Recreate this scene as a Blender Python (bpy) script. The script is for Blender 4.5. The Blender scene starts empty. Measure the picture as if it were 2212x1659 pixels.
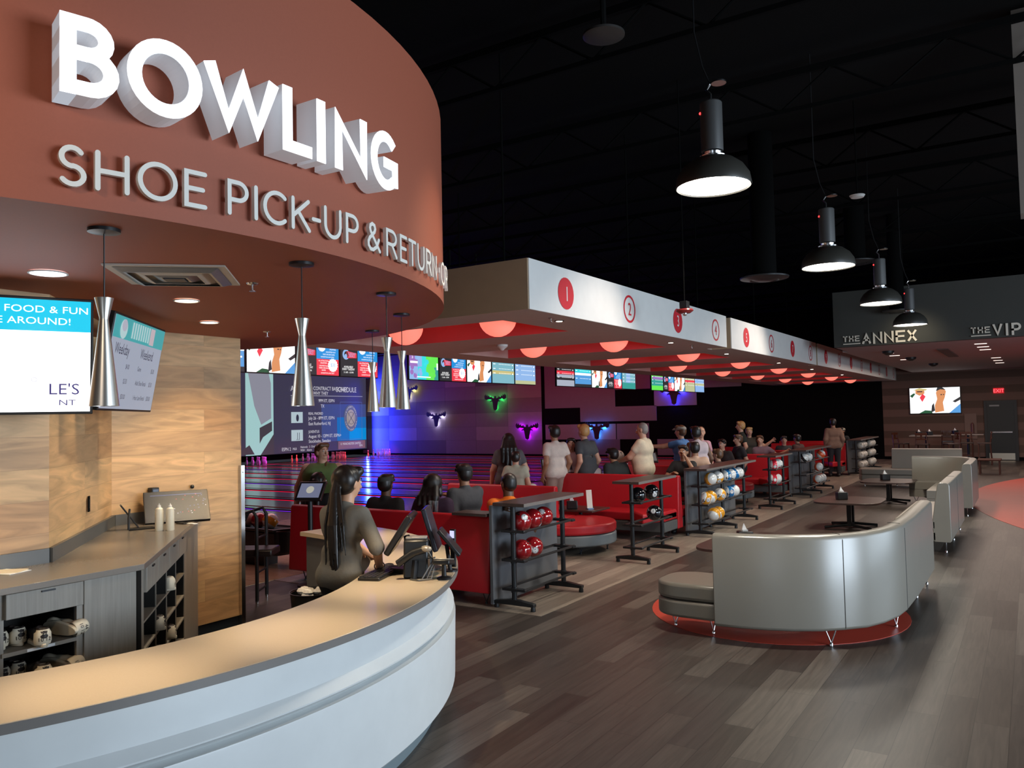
import bpy, math, random
import numpy as np
from mathutils import Vector, Matrix
S = bpy.context.scene
COL = S.collection
rad = math.radians
sin, cos, pi = math.sin, math.cos, math.pi
random.seed(7)

# ------------------------------------------------------------------ camera
cd = bpy.data.cameras.new('camera'); cam = bpy.data.objects.new('camera', cd); COL.objects.link(cam)
S.camera = cam
cd.sensor_width = 36; cd.lens = 36 * 1726.2 / 2212; cd.clip_end = 200
yaw, pit, rol = rad(32.969), rad(2.4553), rad(-1.2444)
F = Vector((-sin(yaw) * cos(pit), cos(yaw) * cos(pit), sin(pit)))
r0 = Vector((cos(yaw), sin(yaw), 0)); u0 = r0.cross(F)
r1 = r0 * cos(rol) + u0 * sin(rol); u1 = -r0 * sin(rol) + u0 * cos(rol)
M = Matrix((r1, u1, -F)).transposed().to_4x4(); M.translation = (0, 0, 1.95)
cam.matrix_world = M

# ------------------------------------------------------------------ view + world
vs = S.view_settings
vs.view_transform = 'Standard'; vs.look = 'None'; vs.exposure = 0.0; vs.gamma = 1.0; vs.use_curve_mapping = False
try:
    S.cycles.use_denoising = True
    S.cycles.sample_clamp_indirect = 4.0
    S.cycles.max_bounces = 7
    S.cycles.caustics_reflective = False; S.cycles.caustics_refractive = False
    S.cycles.blur_glossy = 0.5
except Exception:
    pass
w = bpy.data.worlds.new('world'); S.world = w; w.use_nodes = True
bg = w.node_tree.nodes['Background']; bg.inputs[0].default_value = (0.75, 0.8, 1, 1); bg.inputs[1].default_value = 0.035

# ------------------------------------------------------------------ lights
def area(name, loc, to, size, power, col, size_y=None, spread=180):
    l = bpy.data.lights.new(name, 'AREA'); l.energy = power; l.color = col; l.size = size
    if size_y: l.shape = 'RECTANGLE'; l.size_y = size_y
    l.spread = rad(spread)
    o = bpy.data.objects.new(name, l); COL.objects.link(o); o.location = loc
    o.rotation_euler = (Vector(to) - Vector(loc)).to_track_quat('-Z', 'Y').to_euler()
    return o
def spot(name, loc, to, power, col, deg=60, blend=.5, r=.05):
    l = bpy.data.lights.new(name, 'SPOT'); l.energy = power; l.color = col; l.spot_size = rad(deg); l.spot_blend = blend; l.shadow_soft_size = r
    o = bpy.data.objects.new(name, l); COL.objects.link(o); o.location = loc
    o.rotation_euler = (Vector(to) - Vector(loc)).to_track_quat('-Z', 'Y').to_euler()
    return o
def point(name, loc, power, col, r=.05):
    l = bpy.data.lights.new(name, 'POINT'); l.energy = power; l.color = col; l.shadow_soft_size = r
    o = bpy.data.objects.new(name, l); COL.objects.link(o); o.location = loc
    return o
WARM = (1, .78, .52); COOL = (.72, .86, 1)
# daylight from the entrance glazing to the right of and behind the camera
area('daylight_entrance', (7.8, 5.0, 2.2), (-2.5, 6.0, .9), 5, 900, COOL, 3.2)
area('daylight_entrance_far', (7.5, 14, 2.2), (-2, 14, 1.2), 9, 420, COOL, 3)
area('daylight_behind', (1.5, -4.5, 2.3), (-3, 3, 1.0), 4, 60, COOL, 2.5)
# high bay lamps over the concourse
HB = [(-2.06, 6.2, 3.76), (-1.92, 9.8, 3.63), (-1.86, 13.25, 3.57), (-1.84, 16.6, 3.53)]
for p in HB:
    spot('high_bay_light', (p[0], p[1], p[2] - .03), (p[0], p[1], 0), 330, (1, .93, .8), 150, .8, .22)
# track spots that wash the bulkhead and the concourse
spot('bulkhead_wash', (-1.5, -.3, 3.3), (-3.6, .9, 2.9), 75, (1, .72, .45), 70, 1, .1)
spot('bulkhead_wash', (-1.9, 5.0, 3.3), (-3.25, 4.0, 3.0), 60, (1, .8, .55), 42, 1, .05)
spot('booth_wash', (-2.6, 9.5, 4.6), (-5.2, 8.2, .7), 260, (1, .86, .74), 70, .8, .12)
spot('booth_wash', (-2.4, 16.5, 4.6), (-5.2, 14.0, .7), 420, (1, .86, .74), 75, .8, .12)
spot('booth_wash', (-2.4, 23.5, 4.6), (-5.2, 21.0, .7), 420, (1, .84, .72), 75, .8, .12)
# seating lit by the soffit down lights
for p in ((-5.0, 8.3), (-5.0, 12.2), (-5.1, 19.3), (-5.1, 22.9), (-5.1, 27.7), (-8.4, 10), (-8.4, 14), (-8.4, 19)):
    spot('soffit_down_light', (p[0], p[1], 3.08), (p[0], p[1], 0), 60, (1, .84, .7), 95, .7, .05)
# bowling end: red, magenta and blue fixtures above the lanes
for k, (x, y, c, e) in enumerate([(-16, 10, (1, .02, .08), 500), (-22, 14, (1, .02, .1), 700), (-16, 20, (1, .03, .06), 600), (-24, 24, (.9, .03, .2), 700), (-15, 29, (1, .04, .1), 500), (-19, 16, (.25, .05, 1), 250)]):
    spot('lane_color_light', (x, y, 4.2), (x - .5, y, 0), e * .35, c, 120, .9, .2)
area('approach_pink', (-10.5, 9.5, 4.0), (-10.5, 9.5, 0), 3, 130, (1, .5, .55), 6)
area('wall_wash_magenta', (-24, 30.5, 4.3), (-24, 34.8, 1.2), 10, 60, (1, .1, .2), 1)
area('wall_wash_red', (-16, 30.5, 4.3), (-16, 34.8, 1.6), 7, 60, (1, .16, .2), 1)
area('wall_wash_blue', (-32.2, 34.2, 2.2), (-30.6, 34.8, 2.2), .3, 600, (.02, .04, 1), 4.2)
spot('aisle_pool', (-.45, 4.6, 3.9), (-.6, 5.0, 0), 120, (1, .85, .62), 55, .9, .1)
# the far lounge
area('annex_light', (-1.5, 27, 3.3), (-1.5, 27, 0), 5, 230, (1, .78, .66), 9)
spot('annex_sign_spot', (-2.05, 18.6, 3.7), (-2.1, 19.25, 3.45), 14, (1, .85, .6), 120, .8, .05)
# ------------------------------------------------------------------ materials
MATS = {}
def mat(name, col, rough=.5, metal=0, emit=0, ecol=None, var=.06, scale=6, bump=0, coat=0, alpha=1, trans=0, spec=None):
    if name in MATS: return MATS[name]
    m = bpy.data.materials.new(name); m.use_nodes = True; nt = m.node_tree; b = nt.nodes['Principled BSDF']
    c = tuple(col) + (1,)
    b.inputs['Base Color'].default_value = c; b.inputs['Roughness'].default_value = rough; b.inputs['Metallic'].default_value = metal
    if spec is not None: b.inputs['Specular IOR Level'].default_value = spec
    if coat: b.inputs['Coat Weight'].default_value = coat; b.inputs['Coat Roughness'].default_value = .05
    if trans: b.inputs['Transmission Weight'].default_value = trans
    if emit:
        b.inputs['Emission Color'].default_value = tuple(ecol or col) + (1,); b.inputs['Emission Strength'].default_value = emit
    elif var:
        tc = nt.nodes.new('ShaderNodeTexCoord'); n = nt.nodes.new('ShaderNodeTexNoise'); n.inputs['Scale'].default_value = scale; n.inputs['Detail'].default_value = 4
        nt.links.new(tc.outputs['Object'], n.inputs['Vector'])
        mx = nt.nodes.new('ShaderNodeMix'); mx.data_type = 'RGBA'
        mx.inputs['A'].default_value = tuple(max(0, v * (1 - var)) for v in col) + (1,)
        mx.inputs['B'].default_value = tuple(min(1, v * (1 + var)) for v in col) + (1,)
        nt.links.new(n.outputs['Fac'], mx.inputs['Factor']); nt.links.new(mx.outputs['Result'], b.inputs['Base Color'])
        if bump:
            bp = nt.nodes.new('ShaderNodeBump'); bp.inputs['Strength'].default_value = bump; bp.inputs['Distance'].default_value = .01
            nt.links.new(n.outputs['Fac'], bp.inputs['Height']); nt.links.new(bp.outputs['Normal'], b.inputs['Normal'])
    MATS[name] = m
    return m
def planks(name, tones, plank_w, plank_l, rough, grain=14, swap=False, mortar=.002, gstr=.35, bump=.15, mcol=(.01, .008, .006, 1), offset=.37):
    """boards: one random tone per board plus stretched grain; local x = along the board unless swap"""
    m = bpy.data.materials.new(name); m.use_nodes = True; nt = m.node_tree; N = nt.nodes; L = nt.links; b = N['Principled BSDF']
    tc = N.new('ShaderNodeTexCoord'); sp = N.new('ShaderNodeSeparateXYZ'); L.new(tc.outputs['Object'], sp.inputs[0])
    cb = N.new('ShaderNodeCombineXYZ')
    a, c = ('Y', 'X') if swap == 'yx' else (('X', 'Z') if not swap else ('Y', 'Z'))
    L.new(sp.outputs[a], cb.inputs['X']); L.new(sp.outputs[c], cb.inputs['Y'])
    br = N.new('ShaderNodeTexBrick'); L.new(cb.outputs[0], br.inputs['Vector'])
    br.inputs['Color1'].default_value = (0, 0, 0, 1); br.inputs['Color2'].default_value = (1, 1, 1, 1); br.inputs['Mortar'].default_value = (.5, .5, .5, 1)
    br.inputs['Scale'].default_value = 1; br.inputs['Brick Width'].default_value = plank_l; br.inputs['Row Height'].default_value = plank_w
    br.inputs['Mortar Size'].default_value = mortar; br.inputs['Mortar Smooth'].default_value = 0; br.offset = offset; br.offset_frequency = 2
    rp = N.new('ShaderNodeValToRGB'); rp.color_ramp.interpolation = 'LINEAR'
    while len(rp.color_ramp.elements) < len(tones): rp.color_ramp.elements.new(.5)
    for i, t in enumerate(tones): rp.color_ramp.elements[i].position = i / (len(tones) - 1); rp.color_ramp.elements[i].color = tuple(t) + (1,)
    L.new(br.outputs['Color'], rp.inputs['Fac'])
    # grain
    mp = N.new('ShaderNodeMapping'); mp.inputs['Scale'].default_value = (1.1, grain, 1); L.new(cb.outputs[0], mp.inputs['Vector'])
    ad = N.new('ShaderNodeVectorMath'); ad.operation = 'MULTIPLY_ADD'; L.new(br.outputs['Color'], ad.inputs[0]); ad.inputs[1].default_value = (13, 7, 31); L.new(mp.outputs[0], ad.inputs[2])
    no = N.new('ShaderNodeTexNoise'); no.inputs['Scale'].default_value = 1.6; no.inputs['Detail'].default_value = 6; no.inputs['Distortion'].default_value = 1.4; L.new(ad.outputs[0], no.inputs['Vector'])
    mr = N.new('ShaderNodeMapRange'); mr.inputs['From Min'].default_value = .3; mr.inputs['From Max'].default_value = .7; mr.inputs['To Min'].default_value = 1 - gstr; mr.inputs['To Max'].default_value = 1 + gstr * .6; L.new(no.outputs['Fac'], mr.inputs['Value'])
    mu = N.new('ShaderNodeVectorMath'); mu.operation = 'SCALE'; L.new(rp.outputs['Color'], mu.inputs[0]); L.new(mr.outputs[0], mu.inputs['Scale'])
    mx = N.new('ShaderNodeMix'); mx.data_type = 'RGBA'; L.new(br.outputs['Fac'], mx.inputs['Factor']); L.new(mu.outputs[0], mx.inputs['A']); mx.inputs['B'].default_value = mcol
    L.new(mx.outputs['Result'], b.inputs['Base Color'])
    b.inputs['Roughness'].default_value = rough
    bp = N.new('ShaderNodeBump'); bp.inputs['Strength'].default_value = bump; bp.inputs['Distance'].default_value = .004; L.new(no.outputs['Fac'], bp.inputs['Height']); L.new(bp.outputs[0], b.inputs['Normal'])
    MATS[name] = m
    return m
def stripes_mat(name, c1, c2, bw):
    """horizontal painted bands by height"""
    m = bpy.data.materials.new(name); m.use_nodes = True; N = m.node_tree.nodes; L = m.node_tree.links; b = N['Principled BSDF']
    tc = N.new('ShaderNodeTexCoord'); sp = N.new('ShaderNodeSeparateXYZ'); L.new(tc.outputs['Object'], sp.inputs[0])
    d = N.new('ShaderNodeMath'); d.operation = 'DIVIDE'; L.new(sp.outputs['Z'], d.inputs[0]); d.inputs[1].default_value = 2 * bw
    f = N.new('ShaderNodeMath'); f.operation = 'FRACT'; L.new(d.outputs[0], f.inputs[0])
    g = N.new('ShaderNodeMath'); g.operation = 'GREATER_THAN'; L.new(f.outputs[0], g.inputs[0]); g.inputs[1].default_value = .5
    mx = N.new('ShaderNodeMix'); mx.data_type = 'RGBA'; L.new(g.outputs[0], mx.inputs['Factor']); mx.inputs['A'].default_value = c1 + (1,); mx.inputs['B'].default_value = c2 + (1,)
    L.new(mx.outputs['Result'], b.inputs['Base Color']); b.inputs['Roughness'].default_value = .8
    MATS[name] = m
    return m

black = mat('black_paint', (.005, .005, .005), .9, spec=.08)
blackm = mat('black_metal', (.02, .021, .023), .38, .3)
blackpl = mat('black_plastic', (.012, .012, .013), .35)
chrome = mat('chrome', (.75, .75, .76), .18, 1, var=0)
brushed = mat('brushed_aluminium', (.78, .74, .68), .3, 1, var=0)
white = mat('white_paint', (.74, .74, .72), .55)
cream = mat('soffit_paint', (.56, .47, .42), .7)
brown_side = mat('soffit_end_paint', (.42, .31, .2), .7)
redpaint = mat('signal_red', (.62, .02, .035), .5)
coffer_red = mat('coffer_red_paint', (.75, .1, .11), .6)
terracotta = mat('terracotta_paint', (.36, .095, .05), .62, bump=.02, scale=90)
redvinyl = mat('red_vinyl', (.5, .012, .02), .38, var=.1, scale=3, bump=.03)
grayvinyl = mat('grey_vinyl', (.235, .215, .18), .3, var=.06, scale=3, bump=.04, spec=.8)
basegray = mat('plinth_grey', (.2, .2, .2), .5)
panelgray = mat('panel_grey', (.12, .125, .135), .5)
tabletop = mat('table_laminate', (.065, .04, .035), .3, var=.2, scale=20)
skinL = mat('skin_light', (.55, .3, .2), .5, var=.08)
skinM = mat('skin_tan', (.36, .18, .1), .5, var=.08)
skinD = mat('skin_dark', (.12, .055, .03), .45, var=.08)
hairK = mat('hair_black', (.012, .009, .008), .4, scale=60, var=.5)
hairB = mat('hair_brown', (.1, .045, .02), .45, scale=60, var=.4)
hairY = mat('hair_blond', (.5, .28, .1), .5, scale=60, var=.3)
hairG = mat('hair_grey', (.25, .22, .2), .5, scale=60, var=.3)
white_ball = mat('ball_white', (.75, .75, .73), .08, var=0, coat=.6)
paper = mat('paper_white', (.85, .85, .85), .6, var=0)
ink = mat('ink_black', (.01, .01, .01), .5, var=0)
globe = mat('globe_glow', (1, .25, .2), .5, emit=1.15, ecol=(1, .2, .14))
lampglow = mat('lamp_glow', (1, .97, .88), .5, emit=14, ecol=(1, .93, .8))
canglow = mat('can_glow', (1, .9, .75), .5, emit=7, ecol=(1, .88, .7))
def em(c, s=1.0):
    n = 'screen_%02x%02x%02x_%d' % (int(c[0] * 255), int(c[1] * 255), int(c[2] * 255), int(s * 10))
    return mat(n, (.01, .01, .01), .4, emit=s, ecol=c)
def fabric(c):
    return mat('fabric_%02x%02x%02x' % tuple(int(v * 255) for v in c), c, .85, bump=.5, scale=14, var=.15)
floor_m = planks('floor_vinyl', [(.045, .034, .028), (.085, .068, .056), (.06, .047, .04), (.13, .108, .09)], .19, 1.25, .36, 16, 'yx', .0018, .3, .1, (.02, .016, .013, 1))
floor_l = planks('floor_vinyl_light', [(.3, .25, .2), (.2, .16, .13), (.36, .3, .24)], .19, 1.25, .42, 16, 'yx', .0018, .25, .1, (.09, .07, .06, 1))
wood_wall = planks('reclaimed_wood', [(.64, .38, .18), (.5, .28, .13), (.74, .48, .25), (.42, .24, .12), (.68, .43, .21), (.6, .35, .17)], .19, 1.25, .5, 7, False, .0007, .3, .15, (.3, .17, .08, 1), .31)
maple = planks('approach_maple', [(.5, .34, .2), (.56, .4, .25)], .05, 2.5, .12, 10, False, .0008, .15, .02)
lanewood = planks('lane_synthetic', [(.3, .17, .1), (.35, .2, .12)], .04, 4, .16, 10, False, .0006, .12, .01)
for mm in (maple, lanewood):
    # boards run along x on a horizontal surface
    sp_ = [n for n in mm.node_tree.nodes if n.type == 'SEPXYZ'][0]; cb_ = [n for n in mm.node_tree.nodes if n.type == 'COMBXYZ'][0]
    mm.node_tree.links.new(sp_.outputs['Y'], cb_.inputs['Y'])
counter_top = mat('counter_laminate', (.5, .41, .31), .27, var=.05, scale=150)
counter_edge = mat('counter_edge', (.2, .18, .165), .4)
worktop_m = mat('worktop_laminate', (.2, .175, .15), .25, var=.06, scale=150)
cab_m = planks('cabinet_laminate', [(.26, .235, .2), (.3, .27, .23), (.28, .25, .215)], .6, 40, .45, 30, False, .0001, .16, .05)
striped = stripes_mat('striped_wall', (.2, .115, .09), (.125, .075, .055), .28)

# ------------------------------------------------------------------ mesh helpers
def arc(cx, cy, rx, ry, a0, a1, n=14):
    return [(cx + rx * cos(rad(a0 + (a1 - a0) * i / n)), cy + ry * sin(rad(a0 + (a1 - a0) * i / n))) for i in range(n + 1)]
class MB:
    def __init__(s): s.v = []; s.f = []; s.m = []; s.mi = 0; s.X = None
    def add(s, vs_, fs_, mi=None):
        o = len(s.v)
        if s.X is not None: vs_ = [tuple(s.X @ Vector(p)) for p in vs_]
        s.v += [tuple(p) for p in vs_]; s.f += [tuple(i + o for i in f) for f in fs_]; s.m += [s.mi if mi is None else mi] * len(fs_)
        return s
    def box(s, x0, x1, y0, y1, z0, z1, mi=None):
        v = [(x, y, z) for z in (z0, z1) for y in (y0, y1) for x in (x0, x1)]
        return s.add(v, [(0, 2, 3, 1), (4, 5, 7, 6), (0, 1, 5, 4), (2, 6, 7, 3), (0, 4, 6, 2), (1, 3, 7, 5)], mi)
    def prism(s, poly, z0, z1, mi=None):
        n = len(poly); a = sum(poly[i][0] * poly[(i + 1) % n][1] - poly[(i + 1) % n][0] * poly[i][1] for i in range(n))
        if a < 0: poly = poly[::-1]
        v = [(x, y, z0) for x, y in poly] + [(x, y, z1) for x, y in poly]
        return s.add(v, [tuple(range(n))[::-1], tuple(range(n, 2 * n))] + [(i, (i + 1) % n, (i + 1) % n + n, i + n) for i in range(n)], mi)
    def tube(s, pts, r, n=8, caps=True, mi=None, r2=None):
        pts = [Vector(p) for p in pts]; k = len(pts); rings = []
        up = Vector((0, 0, 1)); prev = None
        for i, p in enumerate(pts):
            t = (pts[min(i + 1, k - 1)] - pts[max(i - 1, 0)]).normalized()
            if prev is None:
                a = t.cross(up if abs(t.z) < .95 else Vector((1, 0, 0))).normalized()
            else:
                a = (prev - t * prev.dot(t)).normalized()
            prev = a; b = t.cross(a); rr = r if r2 is None else r + (r2 - r) * i / (k - 1)
            rings += [p + a * (rr * cos(2 * pi * j / n)) + b * (rr * sin(2 * pi * j / n)) for j in range(n)]
        fs = [(i * n + j, i * n + (j + 1) % n, (i + 1) * n + (j + 1) % n, (i + 1) * n + j) for i in range(k - 1) for j in range(n)]
        if caps: fs += [tuple(range(n))[::-1], tuple(range((k - 1) * n, k * n))]
        return s.add(rings, fs, mi)
    def lathe(s, prof, n=24, c=(0, 0, 0), mi=None, close=True):
        v = [(c[0] + r * cos(2 * pi * j / n), c[1] + r * sin(2 * pi * j / n), c[2] + z) for r, z in prof for j in range(n)]
        k = len(prof); fs = [(i * n + j, i * n + (j + 1) % n, (i + 1) * n + (j + 1) % n, (i + 1) * n + j) for i in range(k - 1) for j in range(n)]
        if close: fs += [tuple(range(n))[::-1], tuple(range((k - 1) * n, k * n))]
        return s.add(v, fs, mi)
    def ball(s, c, r, n=20, mi=None, sc=(1, 1, 1)):
        m = n // 2; v = [(c[0], c[1], c[2] - r * sc[2])]
        for i in range(1, m):
            a = -pi / 2 + pi * i / m
            v += [(c[0] + r * sc[0] * cos(a) * cos(2 * pi * j / n), c[1] + r * sc[1] * cos(a) * sin(2 * pi * j / n), c[2] + r * sc[2] * sin(a)) for j in range(n)]
        v.append((c[0], c[1], c[2] + r * sc[2])); L = len(v) - 1
        fs = [(0, 1 + (j + 1) % n, 1 + j) for j in range(n)]
        fs += [(1 + i * n + j, 1 + i * n + (j + 1) % n, 1 + (i + 1) * n + (j + 1) % n, 1 + (i + 1) * n + j) for i in range(m - 2) for j in range(n)]
        fs += [(L, 1 + (m - 2) * n + j, 1 + (m - 2) * n + (j + 1) % n) for j in range(n)]
        return s.add(v, fs, mi)
    def sweep(s, path, prof, mi=None):
        """path: plan points; prof: closed list of (offset to the left of travel, z)"""
        k = len(path); n = len(prof); v = []
        for i, p in enumerate(path):
            a = Vector(path[max(i - 1, 0)]); b = Vector(path[min(i + 1, k - 1)]); pp = Vector(p)
            t1 = (pp - a).normalized() if i else (b - pp).normalized(); t2 = (b - pp).normalized() if i < k - 1 else t1
            t = (t1 + t2).normalized(); nr = Vector((-t.y, t.x)); sc = 1 / max(.35, t.dot(t1))
            v += [(p[0] + nr.x * o * sc, p[1] + nr.y * o * sc, z) for o, z in prof]
        fs = [(i * n + j, i * n + (j + 1) % n, (i + 1) * n + (j + 1) % n, (i + 1) * n + j) for i in range(k - 1) for j in range(n)]
        fs += [tuple(range(n))[::-1], tuple(range((k - 1) * n, k * n))]
        return s.add(v, fs, mi)
    # picture elements: x right, z up, facing -y, layer k
    def rect(s, x0, x1, z0, z1, k=1, mi=None):
        y = -k * .0022
        return s.add([(x0, y, z0), (x1, y, z0), (x1, y, z1), (x0, y, z1)], [(0, 1, 2, 3)], mi)
    def poly(s, pts, k=1, mi=None):
        y = -k * .0022
        return s.add([(x, y, z) for x, z in pts], [tuple(range(len(pts)))], mi)
    def oval(s, cx, cz, rx, rz, k=1, mi=None, n=24):
        return s.poly([(cx + rx * cos(2 * pi * i / n), cz + rz * sin(2 * pi * i / n)) for i in range(n)], k, mi)
    def ring(s, cx, cz, ro, ri, k=1, mi=None, n=32, asp=1):
        y = -k * .0022
        v = [(cx + r * asp * cos(2 * pi * i / n), y, cz + r * sin(2 * pi * i / n)) for r in (ro, ri) for i in range(n)]
        return s.add(v, [(i, (i + 1) % n, (i + 1) % n + n, i + n) for i in range(n)], mi)
    def star(s, cx, cz, r, k=1, mi=None, n=16):
        return s.poly([(cx + r * (1 if i % 2 else .85) * cos(pi * i / n), cz + r * (1 if i % 2 else .85) * sin(pi * i / n)) for i in range(2 * n)], k, mi)
    def text(s, t, x, z, size, k=1, mi=None, center=True, fn=None, sx=1.0):
        vs_, fs_ = glyphs(t)
        if not vs_: return s
        wd = max(p[0] for p in vs_); x0 = x - wd * size * sx / 2 if center else x
        y = -k * .0022
        pts = [(x0 + p[0] * size * sx, y, z + p[1] * size) for p in vs_]
        if fn: pts = [fn(*p) for p in pts]
        return s.add(pts, fs_, mi)
_GL = {}
def glyphs(t):
    if t in _GL: return _GL[t]
    c = bpy.data.curves.new('t', 'FONT'); c.body = t; c.size = 1.38; c.resolution_u = 3
    o = bpy.data.objects.new('t', c); COL.objects.link(o)
    dg = bpy.context.evaluated_depsgraph_get(); me = bpy.data.meshes.new_from_object(o.evaluated_get(dg))
    r = ([tuple(v.co) for v in me.vertices], [tuple(p.vertices) for p in me.polygons])
    bpy.data.objects.remove(o); bpy.data.curves.remove(c); bpy.data.meshes.remove(me)
    _GL[t] = r
    return r
def mesh_obj(name, verts, faces, mats, smooth=True, midx=None, sharp=35):
    me = bpy.data.meshes.new(name); me.from_pydata(verts, [], faces)
    for m in (mats if isinstance(mats, (list, tuple)) else [mats]): me.materials.append(m)
    if midx: me.polygons.foreach_set('material_index', midx)
    if smooth:
        me.polygons.foreach_set('use_smooth', [True] * len(faces))
        if sharp: me.set_sharp_from_angle(angle=rad(sharp))
    me.update()
    return bpy.data.objects.new(name, me)
def obj(name, mb, mats, parent=None, bevel=0, smooth=True, label=None, absolute=False, sharp=35, seg=2):
    v = mb.v
    if absolute and parent is not None:
        l = parent.location; v = [(a - l[0], b - l[1], c - l[2]) for a, b, c in v]
    o = mesh_obj(name, v, mb.f, mats, smooth, mb.m if any(mb.m) else None, sharp)
    COL.objects.link(o)
    if parent is not None: o.parent = parent
    if bevel:
        b = o.modifiers.new('bevel', 'BEVEL'); b.width = bevel; b.segments = seg; b.limit_method = 'ANGLE'; b.angle_limit = rad(40)
        b.harden_normals = False
    if label: o['label'] = label
    return o
def tag(o, label, cat, group=None):
    o['label'] = label; o['category'] = cat
    if group: o['group'] = group
    return o
def thing(name, label, cat, loc=(0, 0, 0), rz=0, group=None):
    o = bpy.data.objects.new(name, None); COL.objects.link(o); o.location = loc; o.rotation_euler = (0, 0, rz); o.empty_display_size = .1
    return tag(o, label, cat, group)
def struct(name, mb, mats, bevel=0, smooth=False, loc=None, rz=0):
    o = obj(name, mb, mats, None, bevel, smooth); o['kind'] = 'structure'
    if loc: o.location = loc; o.rotation_euler = (0, 0, rz)
    return o
def dup(root, loc, rz=None, label=None, group=None):
    def cp(o, par):
        c = o.copy(); COL.objects.link(c); c.parent = par
        for ch in kids.get(o.name, []): cp(ch, c)
        return c
    kids = {}
    for o in root.children_recursive: kids.setdefault(o.parent.name, []).append(o)
    r = cp(root, None); r.location = loc
    if rz is not None: r.rotation_euler = (r.rotation_euler[0], r.rotation_euler[1], rz)
    if label: r['label'] = label
    if group: r['group'] = group
    return r

# stroke letters
GLY = {
 'B': [[(0, 0), (0, 1)], [(0, 1), (.45, 1)] + arc(.45, .77, .43, .23, 80, -90, 10) + [(0, .54)], [(.4, .54), (.5, .54)] + arc(.5, .27, .5, .27, 80, -90, 10) + [(0, 0)]],
 'O': [arc(.5, .5, .5, .5, 0, 360, 36)], 'W': [[(0, 1), (.27, 0), (.5, .9), (.73, 0), (1, 1)]], 'L': [[(0, 1), (0, 0), (1, 0)]],
 'I': [[(.5, 0), (.5, 1)]], 'N': [[(0, 0), (0, 1), (1, 0), (1, 1)]],
 'G': [arc(.54, .5, .54, .5, 48, 330, 26)[:-2] + [(1, .12), (1, .46), (.58, .46)]],
 'S': [arc(.5, .745, .42, .255, 35, 265, 16) + arc(.5, .25, .46, .25, 85, -145, 16)],
 'H': [[(0, 0), (0, 1)], [(1, 0), (1, 1)], [(0, .5), (1, .5)]], 'E': [[(1, 1), (0, 1), (0, 0), (1, 0)], [(0, .51), (.88, .51)]],
 'P': [[(0, 0), (0, 1), (.5, 1)] + arc(.5, .72, .48, .28, 80, -90, 12) + [(0, .44)]],
 'C': [arc(.55, .5, .55, .5, 48, 312, 24)], 'K': [[(0, 0), (0, 1)], [(.95, 1), (0, .4)], [(.3, .6), (1, 0)]],
 '-': [[(0, .45), (1, .45)]], 'U': [[(0, 1), (0, .42)] + arc(.5, .42, .5, .42, 190, 350, 14) + [(1, .42), (1, 1)]],
 '&': [[(1, 0), (.22, .68), (.16, .8), (.2, .92), (.36, 1), (.54, .95), (.6, .83), (.54, .7), (.12, .42), (.02, .28), (.04, .12), (.2, 0), (.42, 0), (.7, .14), (.92, .44)]],
 'R': [[(0, 0), (0, 1), (.5, 1)] + arc(.5, .73, .46, .27, 80, -90, 12) + [(0, .46)], [(.5, .46), (1, 0)]], 'T': [[(0, 1), (1, 1)], [(.5, 1), (.5, 0)]],
 'A': [[(0, 0), (.5, 1), (1, 0)], [(.2, .34), (.8, .34)]], 'X': [[(0, 0), (1, 1)], [(0, 1), (1, 0)]], 'V': [[(0, 1), (.5, 0), (1, 1)]],
 '.': [[(.5, .42), (.5, .56)]],
}
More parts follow.
